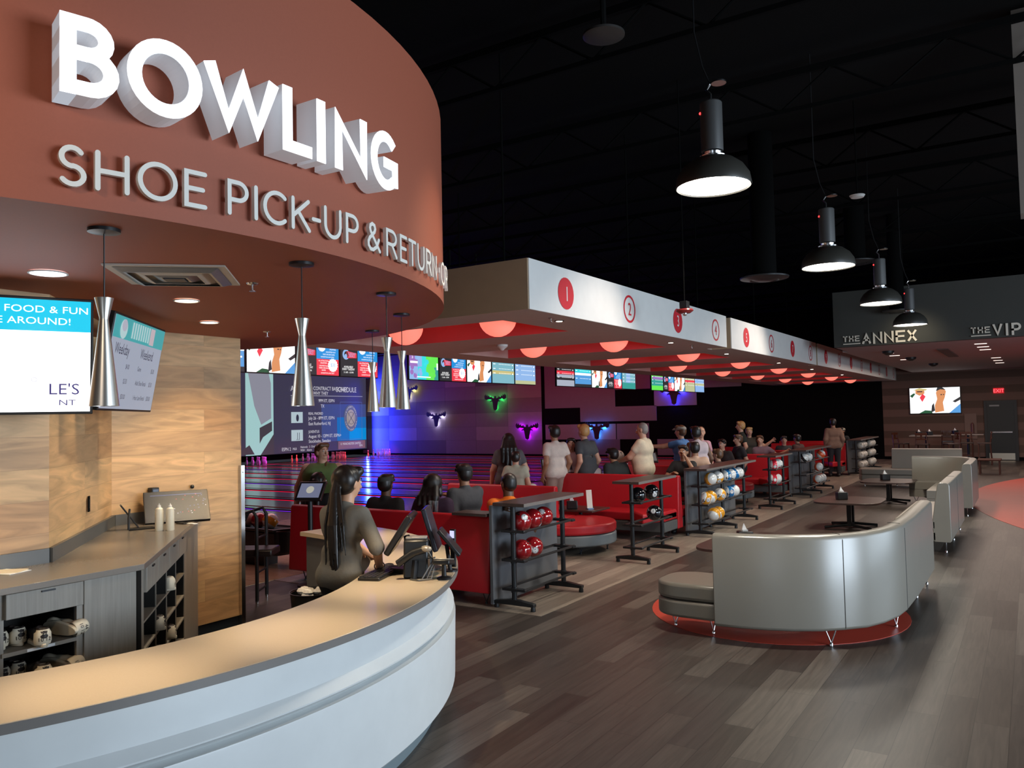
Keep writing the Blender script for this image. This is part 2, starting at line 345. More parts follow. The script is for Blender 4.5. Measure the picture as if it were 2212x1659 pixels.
def letter_mb(ch, u0_, u1_, z0, z1, t, d0, d1, fn, roundcap=False):
    """strokes of width t extruded from depth d0 to d1, mapped by fn(u, z, d)"""
    mb = MB(); h2 = t / 2
    for st in GLY[ch]:
        P = [Vector((u0_ + h2 + (u1_ - u0_ - t) * x, z0 + h2 + (z1 - z0 - t) * y)) for x, y in st]
        if ch == 'I': P = [Vector(((u0_ + u1_) / 2, p.y)) for p in P]
        closed = (P[0] - P[-1]).length < 1e-5; k = len(P)
        if not roundcap and not closed and ch not in 'O':
            a = (P[0] - P[1]).normalized(); b = (P[-1] - P[-2]).normalized()
            P[0] = P[0] + a * (h2 if abs(a.x) < .3 or abs(a.y) < .2 else h2 * .4); P[-1] = P[-1] + b * (h2 if abs(b.x) < .3 or abs(b.y) < .2 else h2 * .4)
        Lf, Rt = [], []
        for i, p in enumerate(P):
            if closed and i in (0, k - 1): t1 = (P[-1] - P[-2]).normalized(); t2 = (P[1] - P[0]).normalized()
            else:
                t1 = (p - P[i - 1]).normalized() if i else (P[1] - p).normalized(); t2 = (P[i + 1] - p).normalized() if i < k - 1 else t1
            tt = (t1 + t2)
            tt = tt.normalized() if tt.length > .01 else t1
            n = Vector((-tt.y, tt.x)); sc = min(2.6, 1 / max(.2, tt.dot(t1)))
            Lf.append(p + n * h2 * sc); Rt.append(p - n * h2 * sc)
        v = []
        for i in range(k):
            for q in (Lf[i], Rt[i]):
                for d in (d0, d1): v.append(fn(q.x, min(max(q.y, z0 - .0), z1 + .0), d))
        f = []
        for i in range(k - 1):
            a = i * 4; b = a + 4
            f += [(a + 1, a + 3, b + 3, b + 1), (a, b, b + 2, a + 2), (a, a + 1, b + 1, b), (a + 2, b + 2, b + 3, a + 3)]
        if not closed: f += [(0, 2, 3, 1), ((k - 1) * 4, (k - 1) * 4 + 1, (k - 1) * 4 + 3, (k - 1) * 4 + 2)]
        mb.add(v, f)
        if roundcap and not closed:
            for p in (P[0], P[-1]):
                n = 10; c = [(p.x + h2 * cos(2 * pi * j / n), p.y + h2 * sin(2 * pi * j / n)) for j in range(n)]
                v = [fn(x, z, d) for d in (d0, d1) for x, z in c]
                mb.add(v, [tuple(range(n, 2 * n)), tuple(range(n))[::-1]] + [(j, (j + 1) % n, (j + 1) % n + n, j + n) for j in range(n)])
    return mb
_n = cab_m.node_tree; _s = [n for n in _n.nodes if n.type == 'SEPXYZ'][0]; _c = [n for n in _n.nodes if n.type == 'COMBXYZ'][0]
_n.links.new(_s.outputs['Z'], _c.inputs['X']); _n.links.new(_s.outputs['X'], _c.inputs['Y'])

# ------------------------------------------------------------------ the setting
b = MB().box(-8.0, 9, -5, 35.4, -.1, 0); struct('floor', b, floor_m)
b = MB(); b.prism([(-4.12, 6.78), (-4.12, 34.8), (-7.99, 34.8), (-7.99, 6.78)], .0, .004); struct('floor', b, floor_l)
b = MB().box(-12.7, -8.0, -2, 35.4, -.1, .006); struct('floor', b, maple)
b = MB().box(-34, -12.7, -2, 35.4, -.2, -.14); struct('floor', b, black)
redfl = mat('floor_red', (.5, .06, .035), .4, var=.1, scale=3)
cx_, cy_, R_ = 13.75, 20.8, 15.0
b = MB(); b.prism([(cx_ + R_ * cos(rad(a)), cy_ + R_ * sin(rad(a))) for a in np.linspace(158, 202, 40)] + [(3.0, 15.2), (3.0, 26.4)][::1], 0, .004); struct('floor', b, redfl)
b = MB(); b.prism(arc(-2.2, 8.1, 1.2, 1.24, 0, 360, 48)[:-1], 0, .004); struct('floor', b, redfl)
b = MB().box(-34, 9, -5, 35.4, 6.2, 6.3)
struct('ceiling', b, black)
# far wall: black backdrop, lit felt tiles, striped lounge wall
b = MB().box(-34, -21.0, 34.8, 35.0, .0, 6.2, 0)
feltA = mat('felt_dark', (.16, .13, .15), .9); feltB = mat('felt_mid', (.24, .2, .22), .9); feltC = mat('felt_light', (.34, .29, .3), .9)
rr = random.Random(4)
for i in range(6):
    for j in range(8):
        x0 = -33 + 2.05 * i - .1; z0 = .1 + .72 * j
        b.box(x0, x0 + 2.04, 34.775, 34.8, z0, z0 + .715, rr.choice([1, 2, 2, 3]))
for x0, x1, z0, z1, k in ((-20.6, -18.7, .1, .82, 0), (-20.6, -16.7, .84, 1.58, 3), (-20.6, -16.7, 2.4, 3.2, 2), (-18.6, -14.6, 1.7, 2.4, 2), (-20.6, -14, 3.2, 4.6, 2), (-16.65, -15, .84, 1.58, 2),
                       (-14.7, -12.65, 2.37, 3.14, 3), (-14.6, -12.4, .1, .84, 2), (-12.6, -10.6, 3.14, 3.9, 2), (-18.6, -16.5, .1, .84, 1), (-18.6, -15.6, 1.62, 1.68, 0)):
    b.box(x0, x1, 34.775, 34.8, z0, z1, k)
b.box(-21.0, -4.97, 34.8, 35.0, 0, 6.2, 0)
struct('wall_far', b, [black, feltA, feltB, feltC])
b = MB().box(-4.97, 9, 34.8, 35.0, .12, 6.2); struct('wall_lounge', b, striped)
b = MB().box(-4.97, -1.5, 34.77, 34.8, 0, .12); b.box(-.45, 9, 34.77, 34.8, 0, .12); struct('baseboard_lounge', b, black)
b = MB().box(8.9, 9, -5, 35.4, 0, .3); b.box(8.9, 9, -5, 35.4, 3.6, 6.2)
for y in (-5, -1.5, 4.5, 9, 20, 25): b.box(8.9, 9, y, y + (.6 if y != 25 else 10.4), .3, 3.6)
struct('wall_entrance', b, mat('beige_wall', (.3, .25, .21), .8))
b = MB().box(-34, -33.9, -2, 35.4, 0, 6.2); struct('wall_pins', b, black)
b = MB().box(-34, 9, -5.1, -5, 0, 6.2); struct('wall_near', b, mat('beige_wall', (.3, .25, .21), .8))
b = MB().box(-33.9, -8.0, -2.1, -2, 0, 6.2); struct('wall_lane_side', b, black)
# beige bulkhead on the right
b = MB().box(-.012, 3.5, 10.0, 10.3, 4.0, 6.2); struct('trim_1', b, mat('bulkhead_beige', (.2, .165, .14), .8))
# roof trusses and joists
joist = mat('joist_black', (.004, .004, .004), .9, spec=.05)
for i, y in enumerate(np.arange(2, 34, 2.6)):
    b = MB().box(-33.5, 8.5, y - .03, y + .03, 5.98, 6.06); b.box(-33.5, 8.5, y - .02, y + .02, 5.55, 5.6)
    for x in np.arange(-24, 8, 1.2): b.tube([(x, y, 5.58), (x + .6, y, 6.0)], .015, 5, False); b.tube([(x + .6, y, 6.0), (x + 1.2, y, 5.58)], .015, 5, False)
    o = struct('trim_2', b, joist)

# soffit over the seating: three blocks, each with two coffers
XF, XB, ZB, ZT = -4.45, -9.23, 3.11, 3.66
def soffit(y0, y1, coff, idx):
    b = MB(); cx0, cx1, ch = -8.45, -5.2, .42
    ys = [y0]; 
    for c in coff: ys += [c[0], c[1]]
    ys.append(y1)
    for i in range(0, len(ys), 2): b.box(XB, XF, ys[i], ys[i + 1], ZB, ZT, 0)
    for c0, c1 in coff:
        b.box(XB, cx0, c0, c1, ZB, ZT, 0); b.box(cx1, XF, c0, c1, ZB, ZT, 0)
        b.box(cx0, cx1, c0, c1, ZB + ch, ZT, 1)
        b.box(cx0, cx1, c0, c0 + .012, ZB + .002, ZB + ch, 1); b.box(cx0, cx1, c1 - .012, c1, ZB + .002, ZB + ch, 1)
        b.box(cx1 - .012, cx1, c0 + .012, c1 - .012, ZB + .002, ZB + ch, 1)
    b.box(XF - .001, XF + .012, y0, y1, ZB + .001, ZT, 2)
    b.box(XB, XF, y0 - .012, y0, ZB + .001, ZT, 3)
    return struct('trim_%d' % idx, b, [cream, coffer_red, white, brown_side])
YC = [8.6 + 3.45 * i for i in range(8)]
soffit(7.22, 13.8, [(y - .75, y + .87) for y in YC[:2]], 3)
soffit(14.07, 20.78, [(y - .75, y + .87) for y in YC[2:4]], 4)
soffit(20.96, 34.8, [(y - .75, y + .87) for y in YC[4:]], 5)
b = MB().box(XB, XF - .35, 13.8, 14.07, ZB, ZT); b.box(XB, XF - .2, 20.78, 20.95, ZB, ZT); struct('trim_6', b, cream)
names_ = ['first', 'second', 'third', 'fourth', 'fifth', 'sixth', 'seventh', 'eighth']
for i, y in enumerate(YC):
    for x, side in ((-5.78, 'concourse side'), (-7.35, 'lane side')):
        t = thing('globe_light', 'glowing red globe light hanging in the %s ceiling coffer, %s' % (names_[i], side), 'lamp', (x, y, ZB + .42), 0, 'red globe lights in the soffit coffers')
        obj('globe', MB().ball((0, 0, -.27), .25, 28), globe, t); obj('stem', MB().lathe([(.05, -.08), (.05, 0)], 12), white, t)
# numbers on the soffit
def lane_number(n):
    y = 8.02 + 1.735 * (n - 1)
    t = thing('lane_number_sign', 'round %s on the white soffit face' % ('solid red sign reading %d' % n if n % 2 else 'white sign with a red ring reading %d' % n), 'sign', (XF + .014, y, 3.37), rad(90), 'lane numbers along the soffit')
    if n % 2: obj('disc', MB().oval(0, 0, .185, .185, 1), redpaint, t, smooth=False)
    else: obj('ring', MB().ring(0, 0, .185, .155, 1), redpaint, t, smooth=False)
    obj('numeral', MB().text(str(n), 0, -.085, .175, 2, sx=.85), white if n % 2 else redpaint, t, smooth=False)
for n in range(1, 17): lane_number(n)

# ------------------------------------------------------------------ annex bulkhead with its two signs
annexface = mat('annex_charcoal', (.045, .046, .04), .7); annexceil = mat('annex_ceiling_paint', (.42, .36, .36), .8)
b = MB().box(-3.72, 8.9, 19.3, 19.5, 3.4, 4.66, 0); b.box(-3.72, 8.9, 19.5, 34.8, 3.4, 3.5, 1); b.box(-3.72, -3.6, 19.5, 34.8, 3.5, 4.66, 0)
b.box(-3.85, -3.72, 20.96, 34.8, 3.4, 3.45, 1)
struct('trim_7', b, [annexface, annexceil])
def word_sign(name, label, x0, parts, zs):
    t = thing(name, label, 'sign', (x0, 19.29, 3.43))
    for ch, a, c, z0, z1, th in parts:
        obj('letter', letter_mb(ch, a, c, z0, z1, th, 0, .03, lambda u, z, d: (u, -d, z)), mat('letter_cream', (.8, .74, .62), .5), t, smooth=False)
    obj('underline', MB().box(0, .36, -.03, 0, zs, zs + .02), MATS['letter_cream'], t)
    return t
def seq(txt, x, z0, z1, wd, gap, th, wmap={}):
    out = []
    for c in txt:
        ww = wmap.get(c, 1) * wd
        out.append((c, x, x + ww, z0, z1, th)); x += ww + gap
    return out, x
p1_, x_ = seq('THE', 0, .08, .21, .095, .03, .022)
p2_, _ = seq('ANNEX', x_ + .02, .0, .26, .19, .04, .042)
word_sign('annex_sign', 'cream letters reading THE ANNEX on the dark bulkhead, THE underlined', -3.52, p1_ + p2_, .02)
p1_, x_ = seq('THE', 0, .08, .21, .095, .03, .022)
p2_, _ = seq('VIP', x_ + .02, .0, .25, .17, .05, .042, {'I': .35})
word_sign('vip_sign', 'dim cream letters reading THE VIP on the dark bulkhead at the right edge', -1.0, p1_ + p2_, .02)
# things in the annex ceiling
for x, y, lab in ((-2.9, 21.5, 'first'), (-2.75, 24.6, 'second'), (-2.55, 28.5, 'third')):
    t = thing('ceiling_speaker', 'dark round ceiling speaker in the lounge ceiling, %s one from the bulkhead' % lab, 'speaker', (x, y, 3.4), 0, 'round ceiling speakers in the lounge')
    obj('housing', MB().lathe([(.14, 0), (.13, -.05), (.05, -.1)], 20), blackm, t)
k = 0
for x, ys in ((-3.0, (22.3, 23.4, 25.5)), (-.9, (20.8, 21.9, 23.0)), (-.8, (27, 28.6, 30.2))):
    for y in ys:
        k += 1
        t = thing('downlight', 'small recessed slot downlight in the lounge ceiling, %s row' % ('left' if x < -2 else ('near right' if y < 25 else 'far right')), 'lamp', (x, y, 3.4), 0, 'slot downlights in the lounge ceiling, %s row' % ('left' if x < -2 else ('near right' if y < 25 else 'far right')))
        obj('lens', MB().box(-.12, .12, -.04, .04, -.01, 0), mat('slot_glow', (1, .8, .7), .5, emit=1.6), t)
t = thing('ceiling_vent', 'long dark air slot in the lounge ceiling', 'vent', (-1.75, 23.5, 3.4)); obj('grille', MB().box(-.12, .12, -1.7, 1.7, -.02, 0), mat('vent_brown', (.1, .06, .05), .7), t)

# ------------------------------------------------------------------ round terracotta bulkhead with lettering
DC = (-6.15, 2.445); DR = 3.367; DZ = 2.757; DT = 4.09
b = MB()
n = 128
v = [(DC[0] + r * cos(2 * pi * i / n), DC[1] + r * sin(2 * pi * i / n), z) for r, z in ((DR, DZ), (DR, DT), (DR - .15, DT), (DR - .15, DZ + .1)) for i in range(n)]
b.add(v, [(k_ * n + i, k_ * n + (i + 1) % n, (k_ + 1) * n + (i + 1) % n, (k_ + 1) * n + i) for k_ in range(3) for i in range(n)] + [tuple(range(n))[::-1], tuple(range(3 * n, 4 * n))])
struct('trim_8', b, terracotta, smooth=True)
def cylmap(u, z, d):
    a = rad(u / .0614); r = DR + d
    return (DC[0] + r * cos(a), DC[1] + r * sin(a), z)
bl_face = mat('sign_face_glow', (.95, .96, 1), .5, emit=1.25, ecol=(.95, .97, 1)); bl_side = mat('sign_return_selflit', (.72, .73, .75), .5, emit=.16, ecol=(.9, .93, 1))  # letter sides are brightened and carry a faint emission to look lit
K = .0614
sg = thing('bowling_sign', 'big deep white illuminated letters reading BOWLING on the curved terracotta bulkhead', 'sign', (DC[0], DC[1], 0))
for ch, a, c in (('B', -16.55, -13.4), ('O', -12.96, -8.33), ('W', -8.2, -2.6), ('L', -2.25, .4), ('I', .9, 1.77), ('N', 2.75, 6.57), ('G', 7.1, 11.05)):
    ov = .006 if ch in 'OG' else 0
    lo = letter_mb(ch, a * K, c * K, 3.12 - ov, 3.405 + ov, .054, .02, .146, cylmap)
    o = obj('letter', lo, bl_side, sg, smooth=False, absolute=True)
    o2 = obj('face', letter_mb(ch, a * K, c * K, 3.12 - ov, 3.405 + ov, .052, .1462, .15, cylmap), bl_face, None, smooth=False)
    o2.data.transform(Matrix.Translation((-DC[0], -DC[1], 0))); o2.parent = o
sg = thing('shoe_counter_sign', 'thin pale letters reading SHOE PICK-UP & RETURN below the big illuminated word', 'sign', (DC[0], DC[1], 0))
LT = [('S', -16.35, -14.65), ('H', -14.23, -12.2), ('O', -11.71, -9.12), ('E', -8.68, -7.05), ('P', -5.52, -3.8), ('I', -3.45, -2.97), ('C', -2.6, -.3), ('K', 0, 1.95),
      ('-', 2.05, 3.07), ('U', 3.41, 5.49), ('P', 6.02, 7.78), ('&', 8.97, 11.09), ('R', 12.04, 14.1), ('E', 14.66, 16.2), ('T', 16.5, 18.4), ('U', 18.75, 20.75), ('R', 21.3, 23.1), ('N', 23.5, 25.4), ('.', 26.2, 26.9), ('O', 27.5, 30.2), ('R', 30.8, 32.9)]
lm = mat('letter_cream_wall', (.86, .83, .76), .5)
for ch, a, c in LT:
    z0, z1 = (2.82, 2.972)
    obj('letter', letter_mb(ch, a * K * .97, c * K * .97, z0, z1, .0185, .02, .04, lambda u, z, d: cylmap(u / .97, z, d), True), lm, sg, smooth=False, absolute=True)
# pendants
pl = [(-3.142, 1.811, 'nearest the camera'), (-3.062, 2.79, 'second from the left'), (-3.385, 3.782, 'largest of the right three'), (-3.966, 4.598, 'rightmost'), (-4.89, 5.272, 'farthest, thinnest looking')]
t0 = None
for x, y, lab in pl:
    L_ = 'brushed metal hourglass pendant over the counter, %s' % lab
    if t0 is None:
        t0 = t = thing('pendant_lamp', L_, 'lamp', (x, y, DZ), 0, 'hourglass pendants over the counter')
        obj('canopy', MB().lathe([(.062, 0), (.062, -.014), (.012, -.02)], 28), blackm, t)
        obj('cord', MB().tube([(0, 0, -.015), (0.001, 0, -.29)], .0032, 6), blackpl, t)
        s_ = obj('shade', MB().lathe([(.0345, -.285), (.036, -.283), (.0175, -.365), (.0175, -.372), (.0575, -.722), (.0555, -.722), (.0155, -.372), (.0155, -.36), (.033, -.287)], 40, close=False), brushed, t, sharp=20)
        obj('bulb', MB().ball((0, 0, -.66), .022, 12), mat('bulb_glow', (1, .85, .6), .5, emit=9, ecol=(1, .8, .5)), t)
    else: t = dup(t0, (x, y, DZ), label=L_)
    spot('pendant_light', (x, y, DZ - .72), (x, y, 0), 75, (1, .78, .5), 62, 1, .02)
# downlights in the bulkhead underside
for x, y, r, lab, c in ((-4.236, 2.144, .085, 'large bluish white', (.9, .93, 1)), (-4.536, 3.161, .072, 'warm middle', (1, .85, .62)), (-5.372, 3.944, .066, 'warm rear', (1, .85, .62))):
    t = thing('recessed_light', 'round recessed %s ceiling light under the terracotta bulkhead' % lab, 'lamp', (x, y, DZ), 0, 'recessed lights under the bulkhead')
    obj('lens', MB().lathe([(r, -.004), (r * .9, -.007)], 28), mat('can_' + lab[:5], c, .5, emit=6, ecol=c), t); obj('trim_ring', MB().lathe([(r, -.003), (r + .008, -.003), (r + .008, -.009), (r, -.01)], 28, close=False), white, t)
    spot('recessed_can', (x, y, DZ - .02), (x - .25, y - .02, 0), 55, c if lab[0] != 'l' else (1, .86, .62), 105, .7, .06)
for x, y, e in ((-5.55, 4.35, 75), (-5.6, 2.9, 75), (-4.4, 1.2, 70)): spot('wall_wash', (x + .35, y, DZ - .02), (x - .6, y + .1, .9), e, (1, .72, .4), 85, .7, .05)
# air diffuser
t = thing('air_diffuser', 'square cream air diffuser under the terracotta bulkhead', 'vent', (-3.8, 2.585, DZ), rad(44.5), None)
pm = mat('diffuser_cream', (.62, .55, .47), .5); b = MB()
obj('frame', MB().box(-.29, .29, -.285, .285, -.01, -.001), pm, t)
for i, s_ in enumerate((.24, .17, .1)):
    q = MB(); v = []
    for a, z in ((s_, -.012), (s_ + .012, -.012), (s_ - .03, -.03), (s_ - .042, -.03)): v += [(-a, -a, z), (a, -a, z), (a, a, z), (-a, a, z)]
    q.add(v, [(r_ * 4 + i_, r_ * 4 + (i_ + 1) % 4, (r_ + 1) * 4 + (i_ + 1) % 4, (r_ + 1) * 4 + i_) for r_ in range(3) for i_ in range(4)])
    obj('louvre', q, pm if i % 2 else mat('diffuser_grey', (.3, .3, .3), .3, .5), t, smooth=False)  # louvres alternate between grey and cream
obj('core', MB().box(-.05, .05, -.05, .05, -.035, -.01), mat('diffuser_dark', (.05, .05, .05), .5), t)
def sprinkler(x, y, z, lab):
    t = thing('sprinkler', lab, 'sprinkler', (x, y, z))
    obj('escutcheon', MB().lathe([(.035, 0), (.03, -.008), (.012, -.012)], 16), chrome, t); obj('head', MB().tube([(0, 0, -.01), (0, 0, -.045)], .006, 8).lathe([(.02, -.045), (.02, -.048)], 12), chrome, t)
sprinkler(-3.72, 3.02, DZ, 'chrome sprinkler head beside the square air diffuser')
sprinkler(-5.6, 4.7, DZ, 'small sprinkler head at the rear rim of the terracotta bulkhead')
sprinkler(-4.66, 8.05, ZB, 'small sprinkler head at the near corner of the soffit, by the first disc'); sprinkler(-4.75, 12.9, ZB, 'small sprinkler head below the red lane 3 disc')
t = thing('smoke_detector', 'white domed detector under the soffit between the first two globes', 'detector', (-6.95, 10.45, ZB)); obj('body', MB().lathe([(.09, 0), (.09, -.03), (.05, -.06), (.02, -.09)], 24), white, t)
for i, (x, y) in enumerate(((-4.72, 8.35), (-4.8, 12.1), (-4.9, 15.2), (-4.9, 19.0), (-4.95, 22.6), (-5, 27.0))):
    t = thing('recessed_spot', 'small gimbal spotlight recessed in the soffit underside, %s from the near end' % names_[i], 'lamp', (x, y, ZB), 0, 'gimbal spots along the soffit')
    obj('trim_ring', MB().lathe([(.06, 0), (.06, -.006), (.045, -.008)], 20), blackm, t); obj('lens', MB().lathe([(.04, -.009), (.036, -.012)], 16), canglow, t)

# ------------------------------------------------------------------ high bay lamps
fr = 'nearest and largest', 'second', 'third', 'farthest, in front of the annex letters'
for i, p in enumerate(HB):
    if i == 0:
        h0 = t = thing('high_bay_lamp', 'black bell shaped high bay lamp over the concourse, ' + fr[i], 'lamp', p, 0, 'high bay lamps over the concourse')
        obj('shade', MB().lathe([(.298, .0), (.3, .005), (.285, .09), (.24, .16), (.17, .215), (.1, .24), (.1, .235), (.16, .21), (.23, .15), (.275, .085), (.29, .0)], 40, close=False), mat('lamp_shade_black', (.035, .033, .028), .4), t)
        obj('diffuser', MB().lathe([(.284, .012), (.2, .004), (.0, .0)], 40, close=False), lampglow, t)
        obj('collar', MB().lathe([(.1, .238), (.105, .25), (.07, .262), (.075, .28)], 24), chrome, t)
        obj('driver_housing', MB().lathe([(.085, .29), (.088, .3), (.088, .68), (.08, .69)], 28), mat('driver_grey', (.05, .05, .05), .5), t)
        obj('hook', MB().tube([(0, 0, .69), (0, 0, .76), (-.03, 0, .8), (0, 0, .84)], .01, 8), chrome, t)
        obj('cable', MB().tube([(0, 0, .84), (-.06, 0, 1.0), (-.12, 0, 1.3), (-.12, 0, 2.62)], .006, 6), blackpl, t)
        obj('cable_plate', MB().lathe([(.06, .83), (.06, .842)], 20, (.07, 0, 0)), chrome, t)
        obj('status_light', MB().ball((-.07, -.05, .6), .012, 8), mat('status_red', (1, .02, .02), .5, emit=8), t)
    else: dup(h0, p, label='black bell shaped high bay lamp over the concourse, ' + fr[i])
# diffusers hanging from the black ceiling
def drumduct(x, y, z, r, lab):
    t = thing('round_diffuser', lab, 'vent', (x, y, z), 0, 'round black air diffusers')
    obj('plate', MB().lathe([(r, 0), (r * .98, -.02), (r * .6, -.05), (r * .55, -.03), (r * .3, -.06), (.02, -.06)], 36), blackm, t); obj('duct', MB().lathe([(r * .5, 0), (r * .5, 6.2 - z)], 24), joist, t)
drumduct(-3.31, 12.19, 4.0, .36, 'black round air diffuser on a duct left of the second high bay lamp')
drumduct(-2.9, 17.5, 5.0, .4, 'faint black round air diffuser high behind the nearest high bay lamp'); drumduct(-2.35, 19.0, 4.1, .3, 'black round air diffuser left of the annex letters')
t = thing('ceiling_disc', 'dark flush disc speaker high in the black ceiling', 'speaker', (-3.28, 6.8, 5.6)); obj('grille', MB().lathe([(.2, 0), (.2, -.02), (.18, -.03)], 32), mat('grille_dark', (.03, .027, .025), .5), t); obj('stem', MB().tube([(0, 0, 0), (0, 0, .6)], .03), black, t)
t = thing('ceiling_wireless_unit', 'small pale oval wireless unit behind the second high bay lamp', 'router', (-1.85, 11.5, 4.85)); obj('case', MB().lathe([(.1, 0), (.08, -.03), (.02, -.04)], 20), white, t); obj('stem', MB().tube([(0, 0, 0), (0, 0, 1.3)], .01), black, t)
# suspended wires
for i, (x, y) in enumerate([(-5, 7.6), (-8.6, 8.4), (-5, 11), (-5.2, 14.5), (-5, 17.5), (-5, 20.3), (-5, 24), (-5, 28), (-7, 7.7), (-8.9, 12)]):
    t = thing('hanger_rod', 'thin black threaded hanger rod rising from the soffit to the ceiling', 'rod', (x, y, ZT), 0, 'hanger rods above the soffit'); obj('rod', MB().tube([(0, 0, 0), (0, 0, 6.2 - ZT)], .012, 6), joist, t)
t = thing('camera_fixture', 'black ceiling fixture with a red dish hanging in front of lane number 3', 'camera', (-3.6, 9.57, 3.3))
obj('box', MB().box(-.05, .05, -.05, .05, -.02, .07), blackm, t, bevel=.006); obj('dish', MB().lathe([(.02, -.02), (.1, -.03), (.11, -.05), (.07, -.08)], 24), mat('fixture_red', (.3, .03, .03), .3), t); obj('lens', MB().ball((0, 0, -.085), .03, 14), chrome, t); obj('rod', MB().tube([(0, 0, .07), (0, 0, 2.9)], .009, 6), joist, t)

# ------------------------------------------------------------------ service counter
CC = (-6.11, 2.63)
def cpath(a0, a1, R, n=70, c=CC): return [(c[0] + R * cos(rad(a0 + (a1 - a0) * i / n)), c[1] + R * sin(rad(a0 + (a1 - a0) * i / n))) for i in range(n + 1)]
t = thing('service_counter', 'curved white service counter with a tan top in the foreground', 'counter', (CC[0], CC[1], 0))
A0, A1 = -42, 84
pth = cpath(A0, A1, 3.285)
# travel is counter-clockwise: left of travel is towards the centre
o = obj('countertop', MB().sweep(pth, [(0, .884), (0, .918), (.003, .9215), (.63, .9215), (.63, .884)]), counter_top, t, absolute=True, sharp=30)
obj('edge_band', MB().sweep(pth, [(-.004, .882), (-.004, .9195), (.0005, .9195), (.0005, .882)]), counter_edge, t, absolute=True)
obj('front_panel', MB().sweep(pth, [(.09, .884), (.075, .70), (.03, .655), (.03, .648), (.10, .60), (.10, .45), (.3, .45), (.3, .884)]), mat('counter_white', (.68, .7, .7), .4), t, absolute=True, sharp=20)
obj('lower_panel', MB().sweep(pth, [(.02, .597), (.022, .605), (.11, .612), (.25, .612), (.25, .14), (.05, .14), (.03, .16)]), MATS['counter_white'], t, absolute=True, sharp=20)
obj('kick_plate', MB().sweep(pth, [(.14, 0), (.14, .14), (.3, .14), (.3, 0)]), mat('kick_grey', (.2, .25, .27), .4), t, absolute=True)
obj('staff_side_panel', MB().sweep(pth, [(.5, .0), (.5, .884), (.56, .884), (.56, .0)]), panelgray, t, absolute=True)

# ------------------------------------------------------------------ wooden walls behind the counter
def wood_wall_seg(a, bb, idx, h=DZ, th=.25):
    a = Vector(a); bb = Vector(bb); d = (bb - a); L = d.length; ang = math.atan2(d.y, d.x)
    # viewed from the concourse the wall runs left to right from a to bb, thickness behind
    b = MB().box(0, L, 0, th, .18, h)
    return struct('wall_service_%d' % idx, b, wood_wall, loc=(a.x, a.y, 0), rz=ang)
wood_wall_seg((-4.94, -1.2), (-4.94, 2.51), 1); wood_wall_seg((-4.94, 2.51), (-6.24, 3.66), 2); wood_wall_seg((-6.24, 3.66), (-6.24, 4.92), 3)
b = MB().box(-6.6, -6.26, 3.66, 4.9, 0, .18); b.box(-5.3, -4.96, -1.2, 2.5, 0, .18); struct('baseboard_service', b, mat('baseboard_navy', (.012, .018, .025), .4))
b = MB().box(-6.55, -6.49, 3.7, 4.9, .18, DZ); struct('wall_service_back', b, terracotta)
t = thing('corner_guard', 'shiny steel corner guard on the end of the wooden wall', 'trim', (-6.24, 4.92, .0)); obj('strip', MB().box(-.02, .035, -.03, .012, .0, 1.565), mat('steel_strip', (.7, .7, .72), .2, 1, var=0), t)
obj('screw', MB().ball((.036, -.01, 1.5), .005, 8), chrome, t)
# ------------------------------------------------------------------ staff worktop and shoe cabinets
WZ = 1.155
wp = [(-4.935, -1.0), (-4.935, 2.51), (-6.235, 3.66), (-6.235, 4.5), (-4.345, 2.745), (-4.345, -1.0)]
t = thing('staff_worktop', 'long angled grey brown worktop along the wooden wall', 'worktop', (-4.9, 2.5, 0))
obj('top', MB().prism(wp, WZ - .035, WZ), worktop_m, t, absolute=True, bevel=.003)
bs = MB(); bs.prism([(-4.935, -1), (-4.935, 2.51), (-4.915, 2.50), (-4.915, -1)], WZ, WZ + .085); bs.prism([(-4.935, 2.51), (-6.235, 3.66), (-6.215, 3.675), (-4.915, 2.52)], WZ, WZ + .085); bs.prism([(-6.235, 3.66), (-6.235, 4.5), (-6.215, 4.48), (-6.215, 3.68)], WZ, WZ + .085)
obj('backsplash', bs, mat('backsplash_grey', (.11, .11, .105), .4), t, absolute=True)
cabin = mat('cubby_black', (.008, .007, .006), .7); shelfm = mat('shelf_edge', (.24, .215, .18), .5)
# straight cabinet facing the counter: local x runs along +y, local -y faces the viewer
def cab_root(name, lab, x, y, rz): return thing(name, lab, 'cabinet', (x, y, 0), rz, None)
t = cab_root('shoe_cabinet', 'grey wood grain cabinet with one wide drawer above shoe cubbies at the left', -4.40, 2.008, rad(90))
H0, H1 = .87, .0
obj('carcass', MB().box(-.012, .012, .012, .5, .05, 1.115).box(.375, .72, .0, .25, .05, 1.115).box(0, .375, .48, .5, .05, 1.115).box(0, .375, .06, .5, .05, .1), cab_m, t)
obj('drawer', MB().box(.008, .403, -.02, .02, .985, 1.113), cab_m, t, bevel=.003)
dr_ = t.children[-1]; obj('handle', MB().box(.18, .25, -.028, -.018, 1.095, 1.103), blackm, dr_)
obj('panel', MB().box(.41, .70, -.012, .0, .08, 1.115), cab_m, t, bevel=.003)
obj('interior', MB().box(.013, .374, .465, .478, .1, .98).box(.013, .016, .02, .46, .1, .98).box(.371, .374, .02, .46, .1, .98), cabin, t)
for z in (.797, .612, .43, .25): obj('shelf', MB().box(.0, .375, .0, .47, z - .002, z + .018), shelfm, t)
obj('size_label', MB().box(.12, .26, -.002, .0, .798, .812).text('M 11 1/2 M', .19, .800, .010, 3, 0), paper, t, smooth=False)
t = cab_root('shoe_cabinet', 'grey cabinet left of the wide drawer, cut by the frame edge', -4.40, -1.0, rad(90))
